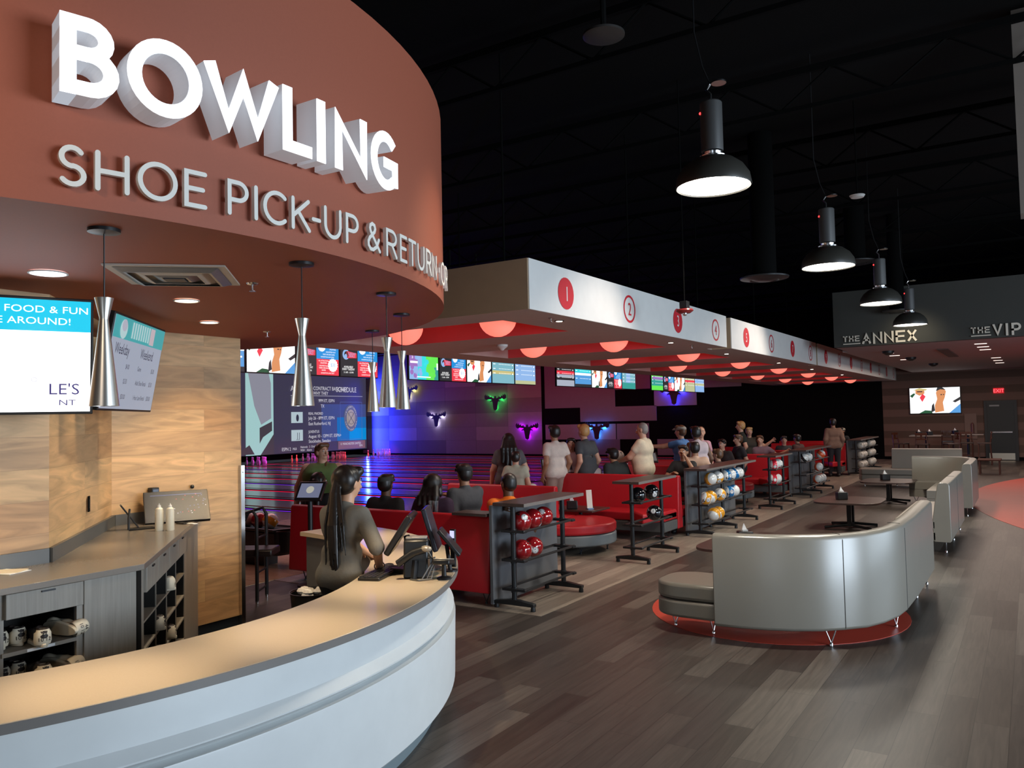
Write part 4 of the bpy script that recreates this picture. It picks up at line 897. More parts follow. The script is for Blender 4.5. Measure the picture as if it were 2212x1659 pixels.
# moose head emblems with back light
def moose(x, z, col, lab, s=1.0, e=30):
    t = thing('moose_emblem', 'dark moose head silhouette glowing %s from behind on the far wall' % lab, 'wall light', (x, 34.77, z), 0, 'moose head wall lights')
    head = [(0, -.42), (.11, -.36), (.13, -.2), (.17, .0), (.22, .06), (.34, .02), (.3, .1), (.2, .14), (.3, .16)]
    ant = [(.45, .2), (.55, .14), (.66, .2), (.68, .34), (.6, .44), (.56, .33), (.5, .42), (.46, .3), (.38, .36), (.34, .27), (.24, .32), (.18, .24), (.06, .22), (.04, .34)]
    pts = head + ant; full = pts + [(-a, b_) for a, b_ in pts[::-1]][:-0 or None]
    q = MB(); v = [(a * s, -.1, b_ * s) for a, b_ in full]; v2 = [(a * s, -.13, b_ * s) for a, b_ in full]; n = len(v)
    # triangulated fan strips by splitting left and right around the mid line
    q.add(v + v2, [tuple(range(n)), tuple(range(n, 2 * n))[::-1]] + [(i, (i + 1) % n, (i + 1) % n + n, i + n) for i in range(n)])
    obj('silhouette', q, mat('emblem_dark', (.03, .02, .05), .6), t, smooth=False)
    obj('standoff', MB().tube([(0, 0, -.1 * s), (0, -.1, -.1 * s)], .015), black, t)
    obj('glow_strip', MB().tube([(-.4 * s, -.07, .25 * s), (0, -.07, .1 * s), (0, -.07, -.28 * s)], .012, 6).tube([(.4 * s, -.07, .25 * s), (0, -.07, .1 * s)], .012, 6), mat('strip_' + lab.replace(' ', '_'), col, .5, emit=10, ecol=col), t)
    for dx, dz in ((-.38, .22), (.38, .22), (0, -.25)):
        point('emblem_glow', (x + dx * s, 34.70, z + dz * s), e, col, .03)
moose(-29.46, 3.5, (.9, .9, .25), 'yellow', 1.0, 10); moose(-27.5, 1.98, (.75, .75, 1), 'white', 1.0, 12); moose(-23.55, 2.8, (.02, .8, .12), 'green', 1.0, 12); moose(-21.62, 1.27, (.45, .0, 1), 'violet', 1.0, 16)
moose(-17.66, 1.25, (.03, .25, 1), 'sky blue', 1.0, 16); moose(-13.68, 2.83, (.03, .03, 1), 'deep blue', 1.0, 22)
# ------------------------------------------------------------------ ball racks
def rail(q, x, z, y0, y1, r=.013): q.tube([(x, y0, z), (x, y1, z)], r, 10)
def rack(y0, posts, lab, panel=None, top=None):
    """root at the first post; posts are offsets along +y"""
    t = thing('ball_rack', lab, 'ball rack', (-4.5, y0, .004), 0, 'ball racks along the seating')
    a, c = top
    obj('tabletop', MB().box(-.21, .17, a, c, 1.045, 1.08), tabletop, t, bevel=.003)
    obj('top_edge', MB().box(.1702, .174, a, c, 1.046, 1.079), mat('edge_grey', (.16, .14, .13), .4), t)
    for p in posts:
        obj('post', MB().lathe([(.027, .05), (.027, 1.045)], 18, (0, p, 0)), blackm, t)
        q = MB(); pf = [(-.24, .045), (.24, .045), (.24, .075), (.05, .1), (-.05, .1), (-.24, .075)]
        q.add([(x, p + s_, z) for s_ in (-.03, .03) for x, z in pf], [(0, 1, 2, 3, 4, 5), (6, 7, 8, 9, 10, 11)[::-1]] + [(i, (i + 1) % 6 + 0, (i + 1) % 6 + 6, i + 6)[::-1] for i in range(6)])
        for sx_ in (-.22, .22): q.lathe([(.026, 0), (.026, .02), (.02, .06)], 12, (sx_, p, 0))
        obj('foot', q, blackm, t, bevel=.004)
    for zi, z in enumerate((.795, .5, .205)):
        q = MB(); rail(q, .13, z, posts[0] - .03, posts[-1] + .03); rail(q, -.1, z, posts[0] - .03, posts[-1] + .03)
        for p in posts: q.box(-.13, .15, p - .035, p + .035, z - .018, z + .008)
        for p in posts: q.lathe([(.034, z - .035), (.034, z + .02)], 16, (0, p, 0))
        obj('shelf', q, blackm, t, bevel=.004)
    if panel:
        obj('back_panel', MB().box(-.27, -.235, panel[0], panel[1], .03, 1.044), panelgray, t, bevel=.002)
    return t
R1 = rack(6.9, [0, 1.02], 'black ball rack nearest the counter, holding five maroon balls', (-.0 - .04, 1.3), (-.06, 1.22))
rack(9.79, [0, 1.01], 'black ball rack without a panel, second along, holding black 8 balls', None, (-.14, 1.16))
rack(12.37, [0, 1.11, 2.33], 'long black ball rack with a grey panel, full of yellow and blue striped balls', (0.05, 2.55), (-.12, 2.55))
rack(16.43, [0, 1.06], 'narrow black ball rack without a panel, holding red striped balls', None, (-.12, 1.2))
rack(18.98, [0, 1.06, 2.39], 'long black ball rack with a panel, holding black, red and white balls', (.05, 2.6), (-.1, 2.6))
rack(25.95, [0, 1.1, 2.4, 3.1], 'dim far black ball rack with a row of pale balls on each shelf', (.05, 3.2), (-.1, 3.2))
# balls
def ball_mat(name, c1, c2=None, h0=.42):
    if name in MATS: return MATS[name]
    m = mat(name, c1, .08, var=0, coat=.8)
    if c2:
        N = m.node_tree.nodes; L = m.node_tree.links
        tc = N.new('ShaderNodeTexCoord'); sp = N.new('ShaderNodeSeparateXYZ'); L.new(tc.outputs['Object'], sp.inputs[0])
        ab = N.new('ShaderNodeMath'); ab.operation = 'ABSOLUTE'; L.new(sp.outputs['Z'], ab.inputs[0]); g = N.new('ShaderNodeMath'); g.operation = 'GREATER_THAN'; L.new(ab.outputs[0], g.inputs[0]); g.inputs[1].default_value = .108 * h0
        mx = N.new('ShaderNodeMix'); mx.data_type = 'RGBA'; mx.inputs['A'].default_value = tuple(c1) + (1,); mx.inputs['B'].default_value = tuple(c2) + (1,); L.new(g.outputs[0], mx.inputs['Factor']); L.new(mx.outputs['Result'], N['Principled BSDF'].inputs['Base Color'])
    return m
W_ = (.78, .77, .74)
BT = {'7': (ball_mat('ball_maroon', (.28, .008, .012)), '7'), '8': (ball_mat('ball_black', (.006, .006, .008)), '8'), '9': (ball_mat('ball_yellow_stripe', (.85, .36, .02), W_), '9'),
      '10': (ball_mat('ball_blue_stripe', (.01, .16, .42), W_), '10'), '11': (ball_mat('ball_red_stripe', (.7, .015, .04), W_), '11'), '13': (ball_mat('ball_orange_stripe', (.9, .12, .03), W_), '13'), '15': (ball_mat('ball_dark_stripe', (.012, .015, .018), W_, .3), '15'),
      'w': (ball_mat('ball_pale', (.6, .57, .5)), '6')}
BP = {}
def ball(kind, loc, lab, rot=(0, 0, 0), grp='bowling balls'):
    key = kind
    if key not in BP:
        m, num = BT[kind]
        o = obj('bowling_ball', MB().ball((0, 0, 0), .1085, 32), m, None, sharp=0)
        # number patch on the local +x side
        def onb(u, v_, r=.1087):
            l = math.hypot(u, v_); th = l / .1085; s_ = sin(th) / l if l > 1e-6 else 1 / .1085
            return (r * cos(th), u * s_ * r, v_ * s_ * r)
        n = 24; q = MB(); pts = [onb(0, 0)] + [onb(rr_ * cos(2 * pi * i / n), rr_ * sin(2 * pi * i / n)) for rr_ in (.018, .036) for i in range(n)]
        q.add(pts, [(0, 1 + i, 1 + (i + 1) % n) for i in range(n)] + [(1 + i, 1 + n + i, 1 + n + (i + 1) % n, 1 + (i + 1) % n) for i in range(n)])
        p_ = obj('number_disc', q, paper, o, sharp=0)
        q = MB(); q.add([onb(rr_ * cos(2 * pi * i / n), rr_ * sin(2 * pi * i / n), .1092) for rr_ in (.029, .033) for i in range(n)], [(i, i + n, (i + 1) % n + n, (i + 1) % n) for i in range(n)])
        q.text(num, 0, -.017, .036, 1, fn=lambda x, y, z: onb(x, z, .1092))
        obj('number', q, ink, p_, sharp=0)
        q = MB()
        for u, v_ in ((-.055, .075), (-.03, .08), (-.045, .05)):
            c = Vector(onb(u, v_)); q.tube([c * 1.002, c * .9], .011, 10)
        obj('finger_holes', q, ink, o)
        BP[key] = o; tag(o, lab, 'bowling ball', grp); o.location = loc; o.rotation_euler = rot
        return o
    o = dup(BP[key], loc, None, lab, grp); o.rotation_euler = rot
    return o
E3 = lambda a, b_, c: (rad(a), rad(b_), rad(c))
zT, zM, zL = .795 + .082 + .004, .5 + .082 + .004, .205 + .082 + .004
XR = -4.485
for y, z, r_, lab in ((7.035, zT, E3(10, -30, -35), 'maroon ball with its 7 facing up, first on the top shelf of the nearest rack'), (7.255, zT, E3(0, 40, 20), 'maroon ball with its number turned low, middle of the top shelf of the nearest rack'), (7.475, zT, E3(60, -35, -70), 'maroon ball, last on the top shelf of the nearest rack'),
                      (7.035, zM, E3(-20, -5, 30), 'maroon ball with its number turned aside, first on the middle shelf of the nearest rack'), (7.255, zM, E3(20, 12, -45), 'maroon ball showing a 7, second on the middle shelf of the nearest rack')):
    ball('7', (XR, y, z), lab, r_, 'maroon bowling balls')
for y, z, r_, lab in ((9.96, zT, E3(0, 0, 90), 'black ball with no number showing, left on the upper shelf of the second rack'), (10.42, zT, E3(15, 15, -40), 'black ball showing an 8, right on the upper shelf of the second rack'), (10.5, zM, E3(0, -20, -75), 'black ball alone on the middle shelf of the second rack')):
    ball('8', (XR, y, z), lab, r_, 'black bowling balls')
long_ = [('9', 12.86, zT, E3(80, 10, 60)), ('9', 13.2, zT, E3(0, 35, -50)), ('10', 13.64, zT, E3(90, 0, -20)), ('10', 13.87, zT, E3(20, 80, 0)), ('10', 14.1, zT, E3(50, 40, 100)), ('10', 14.33, zT, E3(70, 60, 40)),
         ('9', 12.6, zM, E3(70, 10, -45)), ('9', 12.83, zM, E3(50, 40, 150)), ('9', 13.3, zM, E3(60, 10, -35)), ('10', 13.8, zM, E3(90, -5, -45)), ('10', 14.05, zM, E3(90, 60, 80)), ('9', 12.97, zL, E3(55, 30, 160)), ('9', 13.2, zL, E3(60, 20, 150))]
sh = {zT: 'top', zM: 'middle', zL: 'bottom'}; cnt_ = {}
for kd, y, z, r_ in long_:
    k_ = (kd, z); cnt_[k_] = cnt_.get(k_, 0) + 1
    ball(kd, (XR, y, z), '%s striped ball on the %s shelf of the long rack, %s of its color there from the left' % ({'9': 'yellow', '10': 'blue'}[kd], sh[z], names_[cnt_[k_] - 1]), r_, 'striped bowling balls')
for kd, y, z, r_, lab in (('11', 16.72, zT, E3(90, 20, -60), 'red striped ball showing its ring, left on the top shelf of the narrow rack'), ('11', 17.02, zT, E3(40, 50, 20), 'red striped ball with a white band, right on the top shelf of the narrow rack'), ('11', 16.62, zM, E3(80, 0, -50), 'red striped ball showing its number, left on the middle shelf of the narrow rack'), ('11', 16.9, zM, E3(90, 40, 70), 'red striped ball, right on the middle shelf of the narrow rack'),
                     ('15', 19.33, zT, E3(50, 30, 60), 'black and white ball, left on the top shelf of the fifth rack'), ('15', 19.72, zT, E3(70, 60, 0), 'white and black ball beside the first on the top shelf of the fifth rack'), ('13', 21.1, zT, E3(40, 20, 90), 'orange and white ball at the right end of the top shelf of the fifth rack'), ('13', 20.8, zM, E3(80, 60, 40), 'orange ball alone on the middle shelf of the fifth rack'),
                     ('13', 20.62, zL, E3(60, 60, 20), 'white and orange ball, first of three on the bottom shelf of the fifth rack'), ('13', 20.88, zL, E3(80, 50, 40), 'white and orange ball, second of three on the bottom shelf of the fifth rack'), ('13', 21.14, zL, E3(70, 70, 30), 'white and orange ball, third of three on the bottom shelf of the fifth rack')):
    ball(kd, (XR, y, z), lab, r_, 'striped bowling balls')
for z in (zT, zM, zL):
    for j, y in enumerate((26.6, 26.95, 27.25, 28.3, 28.6, 28.85)):
        ball('w', (XR, y, z), 'pale ball on the %s shelf of the dim far rack, %s from the left' % (sh[z], names_[j]), E3(j * 50, 20, -40 + 30 * j), 'pale balls on the far rack')

# ------------------------------------------------------------------ upholstery
def legs(t, spots, h=.15, m=chrome, w=.05):
    for x, y, a in spots:
        dx, dy = cos(rad(a)) * w, sin(rad(a)) * w
        q = MB().tube([(x + dx, y + dy, h), (x, y, .02)], .006, 8).tube([(x - dx, y - dy, h), (x, y, .02)], .006, 8).lathe([(.016, 0), (.014, .02), (.006, .03)], 12, (x, y, 0))
        obj('leg', q, m, t, absolute=True)
def backprof(th, z0, z1, lean=.0, r=.04):
    return [(0, z0 + .02), (0.0, z1 - r), (r * .3, z1 - r * .3), (r, z1), (th - r, z1), (th - r * .3, z1 - r * .3), (th, z1 - r), (th + lean, z0 + .3), (th + lean, z0 + .02), (th + lean - .02, z0), (.02, z0)]
def sofa_path(pts, rc, n=12):
    """polyline with rounded corners of radius rc"""
    out = [pts[0]]
    for i in range(1, len(pts) - 1):
        p = Vector(pts[i]); a = (Vector(pts[i - 1]) - p).normalized(); c = (Vector(pts[i + 1]) - p).normalized()
        s_, e_ = p + a * rc, p + c * rc
        for j in range(n + 1):
            u = j / n; out.append(tuple(s_ * (1 - u) ** 2 + p * 2 * u * (1 - u) * .8 + e_ * u ** 2 + p * 2 * u * (1 - u) * .2))
    out.append(pts[-1]); return out
def gray_sofa(label, path, seat_poly, legspots, z1=.95, seams=()):
    t = thing('lounge_sofa', label, 'sofa', (path[0][0], path[0][1], .004))
    t.location.z = 0
    o = obj('backrest', MB().sweep(path, backprof(.15, .15, z1, .07)), grayvinyl, t, absolute=True, bevel=.008, sharp=40)
    obj('seat_cushion', MB().prism(seat_poly, .305, .45), grayvinyl, t, absolute=True, bevel=.03, seg=4, sharp=50)
    obj('seat_base', MB().prism(seat_poly, .15, .3), grayvinyl, t, absolute=True, bevel=.025, seg=4, sharp=50)
    for i in seams:
        a = Vector(path[i]); d = (Vector(path[i + 1]) - Vector(path[i - 1])).normalized(); n_ = Vector((-d.y, d.x))
        q = MB(); q.tube([(a.x - n_.x * .001, a.y - n_.y * .001, .17), (a.x - n_.x * .001, a.y - n_.y * .001, z1 - .04), (a.x + n_.x * .04, a.y + n_.y * .04, z1 + .001), (a.x + n_.x * .14, a.y + n_.y * .14, z1 + .001)], .003, 6)
        obj('seam', q, mat('seam_dark', (.05, .045, .04), .6), t, absolute=True)
    legs(t, legspots)
    return t
def off(path, d):
    k = len(path); o = []
    for i, p in enumerate(path):
        a = Vector(path[max(i - 1, 0)]); c = Vector(path[min(i + 1, k - 1)]); tt = (c - a).normalized(); o.append((p[0] - tt.y * d, p[1] + tt.x * d))
    return o
def seat_from(path, i0, i1, d0=.17, d1=.72): return off(path, d0)[i0:i1] + off(path, d1)[i0:i1][::-1]
# near L shaped sofa
sp1 = [(-2.33, 6.66), (-2.1, 6.68), (-1.9, 6.72), (-1.7, 6.79), (-1.5, 6.9), (-1.35, 7.03), (-1.2, 7.2), (-1.1, 7.42), (-1.03, 7.68), (-1.0, 7.95), (-.98, 8.6), (-.98, 10.1)]
inner = off(sp1, .17); outer = off(sp1, .74)
seat1 = [(-2.33, 6.84)] + inner[1:] + outer[::-1][:-1] + [(-2.33, 7.42)] + arc(-2.7, 7.17, .26, .25, 90, 180, 6) + arc(-2.66, 7.0, .3, .2, 180, 262, 6) + [(-2.4, 6.8)]
gray_sofa('large curved grey vinyl sofa in the right foreground, its back to the camera', sp1, seat1, [(-2.85, 7.1, 20), (-2.45, 6.98, 70), (-1.48, 7.08, 30), (-1.1, 7.95, 60), (-1.08, 9.3, 80), (-1.06, 10.05, 90), (-1.6, 9.3, 0), (-2.4, 7.35, 0)], .93, (5, 9))
sp2 = [(-.97, 12.25), (-.97, 13.5), (-.97, 14.7)]
s2 = gray_sofa('straight grey vinyl sofa section behind the big curved one, its back to the aisle', sp2, seat_from(sp2, 0, 3, .17, .7), [(-1.05, 12.38, 90), (-1.05, 13.6, 90), (-1.05, 14.8, 90), (-1.55, 12.4, 0), (-1.55, 14.8, 0)], .95, (1,))
sp3 = sofa_path([(-.95, 16.6), (-.95, 19.2), (-2.2, 19.2)], .8)
gray_sofa('grey vinyl corner sofa facing the camera past the second table', sp3, seat_from(sp3, 0, len(sp3), .17, .74), [(-1.05, 16.7, 90), (-1.05, 18.0, 90), (-1.6, 16.8, 0), (-2.1, 18.7, 0)], .95, (4,))
sp4 = [(-1.5, 23.0), (-2.4, 23.0), (-3.1, 23.0)]
gray_sofa('farthest grey vinyl sofa, with a long seat sticking out to the left', sp4, [(-1.5, 22.82), (-1.5, 22.25), (-3.75, 22.25), (-3.85, 22.5), (-3.8, 22.98), (-3.13, 22.98), (-3.1, 22.82)], [(-1.6, 22.4, 0), (-3.7, 22.4, 0), (-3.0, 22.8, 0)], .95)
# lounge tables
def ltable(x, y, z, lab):
    t = thing('lounge_table', lab, 'table', (x, y, 0), 0, 'low lounge tables')
    pts = []
    for a in np.linspace(0, 2 * pi, 49)[:-1]:
        c, s_ = cos(a), sin(a); pts.append((.52 * abs(c) ** .45 * (1 if c > 0 else -1), .6 * abs(s_) ** .45 * (1 if s_ > 0 else -1)))
    obj('tabletop', MB().prism(pts, z - .03, z), tabletop, t, bevel=.004)
    for yy in (-.12, .12): obj('leg', MB().box(-.035, .035, yy - .035, yy + .035, .04, z - .03), blackm, t, bevel=.004)
    q = MB()
    for sx_ in (-1, 1):
        for sy_ in (-1, 1): q.tube([(0, sy_ * .12, .06), (sx_ * .36, sy_ * .3, .022)], .022, 8)
    q.box(-.03, .03, -.15, .15, .03, .08); obj('base', q, blackm, t)
    return t
def napkins(x, y, z, lab, rz=.5):
    t = thing('napkin_dispenser', lab, 'napkin holder', (x, y, z), rz, 'napkin dispensers')
    obj('case', MB().box(-.085, .085, -.07, .07, 0, .13), blackpl, t, bevel=.015, seg=3)
    obj('face', MB().box(.084, .088, -.05, .05, .02, .11), mat('dispenser_face', (.35, .4, .5), .3), t)
    obj('napkin', MB().prism([(-.03, -.035), (.03, -.035), (.02, .03), (-.02, .03)], .12, .15), paper, t)
    q = MB(); q.add([(-.04, -.02, .13), (.03, -.02, .13), (-.01, 0, .22), (-.04, .03, .13), (.03, .03, .13)], [(0, 1, 2), (1, 4, 2), (4, 3, 2), (3, 0, 2)]); obj('tissue', q, paper, t, smooth=False)
    return t
ltable(-2.76, 9.2, .46, 'low lounge table half hidden behind the big curved sofa'); ltable(-2.62, 14.4, .46, 'low lounge table in the middle of the lounge, with a napkin dispenser'); ltable(-2.6, 18.6, .46, 'far low lounge table with a napkin dispenser')
napkins(-2.84, 9.26, .46, 'napkin dispenser whose white tissue peeks over the big curved sofa'); napkins(-2.75, 14.39, .46, 'napkin dispenser on the middle lounge table'); napkins(-2.68, 18.68, .46, 'napkin dispenser on the far lounge table')

# red booths -------------------------------------------------------
redM = redvinyl; greym = mat('booth_base_grey', (.1, .105, .105), .5)
def bench(name, label, y, x0, x1, faces, z1=.93, endcap=None, grp='red vinyl booths'):
    """back along x at y; faces: +1 seat on the far side, -1 seat towards the camera, 0 both"""
    t = thing(name, label, 'booth seat', ((x0 + x1) / 2, y, 0), 0, grp)
    q = MB(); th = .1
    q.add([(x, y + dy, z) for x in (x0, x1) for dy, z in ((-th, .13), (-th * .55, z1 - .03), (-th * .35, z1), (th * .35, z1), (th * .55, z1 - .03), (th, .13))], [(0, 1, 2, 3, 4, 5)[::-1], (6, 7, 8, 9, 10, 11)] + [(i, (i + 1) % 6, (i + 1) % 6 + 6, i + 6) for i in range(6)])
    obj('backrest', q, redM, t, absolute=True, bevel=.015, sharp=40)
    for s_ in (-1, 1):
        if faces in (0, s_):
            ya, yb = (y + th * .8, y + .62) if s_ > 0 else (y - .62, y - th * .8)
            if endcap == 'round': poly = [(x0, ya), (x1, ya)] + [(x0, yb)][:0] + [(x1, yb), (x0, yb)]
            else: poly = [(x0, ya), (x1 - .02, ya), (x1 - .02, yb), (x0, yb)]
            obj('seat_cushion', MB().prism(poly, .29, .43), redM, t, absolute=True, bevel=.03, seg=3, sharp=50)
            obj('seat_base', MB().prism(poly, .13, .285), greym, t, absolute=True, bevel=.015)
    if endcap == 'round':
        poly = [(x1, y - .7)] + arc(x1 + .12, y, .78, .72, -90, 90, 22) + [(x1, y + .7)]
        obj('round_seat', MB().prism(poly, .29, .43), redM, t, absolute=True, bevel=.035, seg=4, sharp=50); obj('round_base', MB().prism([(a, c) for a, c in poly], .13, .285), mat('booth_base_blue', (.16, .18, .19), .4), t, absolute=True, bevel=.02)
    for x in (x0 + .2, (x0 + x1) / 2, x1 - .1): legs(t, [(x, y - .3 if faces <= 0 else y, 0)], .13, blackm)
    if endcap == 'round': legs(t, [(x1 + .55, y - .3, 60), (x1 + .7, y + .25, 90), (x1 + .1, y - .55, 20)], .13, blackm)
    return t
bench('booth_bench', 'long red booth bench seen from behind beside the counter, people sitting along it', 6.97, -7.83, -4.8, 1)
obj('arm_cap', MB().box(-5.24, -4.8, 6.84, 7.1, .931, .96), tabletop, bpy.data.objects['booth_bench'], absolute=True)
bench('booth_bench', 'red island booth bench with a round ended seat beside the nearest rack', 10.4, -8.0, -6.0, 0, .92, 'round')
for k_, yb in enumerate((12.3, 19.25, 26.1)):
    l3 = ('red booth bench facing the camera, ending at the long rack of striped balls', 'red booth bench ending at the fifth rack of black and orange balls', 'dim red booth bench ending near the far rack')[k_]
    o_ = bench('booth_bench', l3, yb, -7.05, -4.8, 0, .97)
    obj('end_cushion', MB().prism([(-5.35, yb - .62), (-5.0, yb - 1.05), (-4.82, yb - .6), (-4.82, yb - .1), (-5.35, yb - .1)], .3, .45), redM, o_, absolute=True, bevel=.03, seg=3)
for k_, yb in enumerate((15.25, 22.2, 29.2)):
    bench('booth_bench', ('red booth bench behind the long rack of striped balls', 'red booth bench behind the fifth rack', 'faint red booth bench at the far end')[k_], yb, -7.6, -5.3, -1, .93)
for k_, yb in enumerate((17.3, 24.2)):
    bench('booth_bench', ('red island booth bench with a round ended seat behind the narrow rack', 'far red island booth bench with a round ended seat')[k_], yb, -8.0, -6.0, 0, .93, 'round')
# dark cocktail tables in the booths
def btable(x, y, lab, z=.5):
    t = thing('booth_table', lab, 'table', (x, y, 0), 0, 'dark tables in the booths')
    obj('tabletop', MB().box(-.75, .0, -.0, .62, z - .03, z), tabletop, t, bevel=.004); obj('pedestal', MB().lathe([(.2, .006), (.2, .02), (.03, .04), (.03, z - .03)], 20, (-.36, .3, 0)), blackm, t)
btable(-5.72, 11.0, 'dark booth table holding a menu card and a napkin box'); btable(-5.9, 13.9, 'dark table between the benches behind the long rack'); btable(-6.0, 20.9, 'dark table between the benches behind the fifth rack')
t = thing('menu_card', 'tall white menu card in a holder on the near booth table', 'menu', (-5.86, 11.2, .5), rad(60)); q = MB(); q.add([(x, y + z * .1, z) for x in (-.05, .05) for y in (-.006, .006) for z in (0, .3)], [(0, 1, 3, 2), (4, 6, 7, 5), (0, 4, 5, 1), (2, 3, 7, 6), (0, 2, 6, 4), (1, 5, 7, 3)]); obj('card', q, mat('menu_white', (.85, .75, .65), .4), t, smooth=False)
obj('stand', MB().box(-.05, .05, -.03, .04, .0, .02), mat('menu_blue', (.2, .3, .5), .4), t); napkins(-6.15, 11.15, .5, 'black napkin box beside the menu card on the booth table')
for x, y, z, lab in ((-6.35, 13.95, .5, 'small white cup on the table behind the long rack'), (-7.0, 17.9, .43, 'pale cup near the far booth people')): 
    t = thing('paper_cup', lab, 'cup', (x, y, z)); obj('cup', MB().lathe([(.03, 0), (.042, .13), (.04, .13), (.028, .005)], 18), paper, t)
t = thing('condiment_bottles', 'row of four small white salt shakers on the table behind the red bench', 'shaker', (-6.1, 14.15, .5))
for i in range(4): obj('shaker', MB().lathe([(.015, 0), (.018, .04), (.01, .07)], 10, (i * .06, 0, 0)), paper, t)
t = thing('glass_tumbler', 'pair of clear glasses standing by the grey shirted person', 'glass', (-5.65, 7.0, .932))
for dx in (0, .07): obj('glass', MB().lathe([(.02, .0), (.028, .12), (.026, .12), (.018, .006)], 18, (dx, 0, 0)), mat('clear_glass', (.8, .85, .9), .05, trans=.9, var=0), t)

# ------------------------------------------------------------------ bar chair, bin, lane hardware
t = thing('high_chair_frame', 'tall black tube framed stool by the end of the wooden wall', 'stool', (-7.22, 5.72, .006), rad(33))
for dx in (0, .34):
    q = MB(); q.tube([(-.13 , dx, .02), (-.13, dx, .8), (-.06, dx, .95), (.1, dx, 1.0), (.14, dx, .93), (.14, dx, .02)], .02, 10) ; obj('side_frame', q, blackpl, t)
obj('seat', MB().box(-.14, .3, -.0, .34, .5, .58), mat('seat_black', (.015, .01, .01), .4), t, bevel=.02)
for z in (.13, .33, .7): obj('rung', MB().tube([(-.13, 0, z), (-.13, .34, z)], .012, 8).tube([(.14, 0, z), (.14, .34, z)], .012, 8), blackm, t)
for x, y in ((-.13, 0), (.14, .34), (-.13, .34), (.14, 0)): obj('caster', MB().lathe([(.018, 0), (.02, .03), (.012, .06)], 12, (x, y, 0)), chrome, t)
t = thing('waste_bin', 'black lined waste bin full of white tissues behind the counter', 'bin', (-5.55, 5.15, .0)); obj('bin', MB().lathe([(.16, 0), (.2, .42), (.21, .42), (.19, .41), (.15, .02)], 28), blackpl, t); rr = random.Random(3)
for i in range(7): q = MB(); q.ball((rr.uniform(-.1, .1), rr.uniform(-.1, .1), .40 + rr.uniform(0, .04)), rr.uniform(.04, .065), 9, sc=(1, .8, .6)); obj('tissue', q, paper, t, smooth=False)

# lanes
gut = mat('gutter_dark', (.02, .018, .022), .2); capm = mat('lane_cap', (.05, .045, .05), .15)
glowr = mat('lane_glint_red', (1, .02, .1), .5, emit=.8, ecol=(1, .01, .06)); glowv = mat('lane_glint_violet', (.3, .05, 1), .5, emit=.6, ecol=(.22, .04, 1))  # glowing strips added along the lanes to stand in for coloured reflections
for n in range(1, 17):
    y = 8.02 + 1.735 * (n - 1)
    t = thing('bowling_lane', 'glossy bowling lane running left to the pins, lane %d from the counter side' % n, 'bowling lane', (-12.7, y, -.14), 0, 'bowling lanes')
    obj('lane_bed', MB().box(-18.6, 0, -.53, .53, .0, .146), lanewood, t)
    for s_ in (-1, 1): obj('gutter', MB().box(-18.6, 0, min(s_ * .53, s_ * .76), max(s_ * .53, s_ * .76), .0, .06), gut, t)
    obj('division_cap', MB().box(-18.6, 0, .762, .968, .0, .16), capm, t, bevel=.01)
    obj('glow_strip', MB().box(-18.6, -.5, .755, .7615, .12, .135), glowr if n % 3 else glowv, t)
# masking unit and pins
b = MB().box(-33.2, -32.85, 6.5, 34.75, .3, 6.2); obj_ = struct('trim_9', b, black)
pin_v = [(.025, 0), (.05, .06), (.06, .115), (.052, .17), (.03, .24), (.023, .27), (.026, .31), (.032, .34), (.025, .37), (.0, .381)]
pinm = mat('pin_white', (.85, .8, .78), .2, var=0)  # pins in plain off-white
p0 = obj('bowling_pin', MB().lathe(pin_v, 20), pinm); tag(p0, 'bowling pin', 'bowling pin'); obj('neck_stripe', MB().lathe([(.0245, .262), (.024, .27), (.0265, .285)], 20, close=False), redpaint, p0)
first = True
for n, spots_ in ((11, 'all'), (12, [(0, -.15), (0, .16)]), (13, 'all'), (14, 'all'), (15, [(0, 0)]), (16, 'all')):
    y = 8.02 + 1.735 * (n - 1)
    pos_ = [(-.264 * r_, (c_ - r_ / 2) * .305) for r_ in range(4) for c_ in range(r_ + 1)] if spots_ == 'all' else spots_
    for i, (dx, dy) in enumerate(pos_):
        row = int((-dx + .01) / .264) + 1
        lab = 'bowling pin standing at the end of lane %d, %s' % (n, 'the lone pin' if len(pos_) == 1 else ('%s of two' % ('left', 'right')[i] if len(pos_) == 2 else 'row %d, pin %d from the left' % (row, i - row * (row - 1) // 2 + 1)))
        if first: o = p0; o['label'] = lab; first = False; o.location = (-30.4 + dx, y + dy, .006)
        else: o = dup(p0, (-30.4 + dx, y + dy, .006), label=lab)
        o['group'] = 'bowling pins'
    spot('pin_light', (-29.9, y, .6), (-30.6, y, .1), 25, (1, .03, .05) if n in (12, 14, 15) else (.9, .05, .9), 120, .6, .03)
# ball returns
def ball_return(x, y, lab, kinds):
    t = thing('ball_return', lab, 'ball return', (x, y, .006), 0, 'black ball return units')
    obj('body', MB().prism([(-.75, -.2), (.75, -.2), (.8, 0), (.75, .2), (-.75, .2), (-.8, 0)], .16, .5), blackpl, t, bevel=.04, seg=3); obj('base', MB().box(-.4, .4, -.12, .12, 0, .18), blackm, t); obj('rim', MB().tube([(-.7, -.2, .5), (.7, -.2, .5), (.78, 0, .5), (.7, .2, .5), (-.7, .2, .5), (-.78, 0, .5), (-.7, -.2, .5)], .02, 8), blackm, t)
    for i, kd in enumerate(kinds): ball(kd, (x - .5 + .24 * i, y - .05, .61), '%s ball on the ball return, %s' % ({'7': 'maroon', '8': 'black', '9': 'yellow striped', '10': 'blue striped', '11': 'red striped', '13': 'orange striped', 'w': 'pale'}[kd], lab.split(', ')[-1] + ', ' + names_[i] + ' from the left'), E3(40 * i, 30, -50 + 20 * i), 'balls on the ball returns')
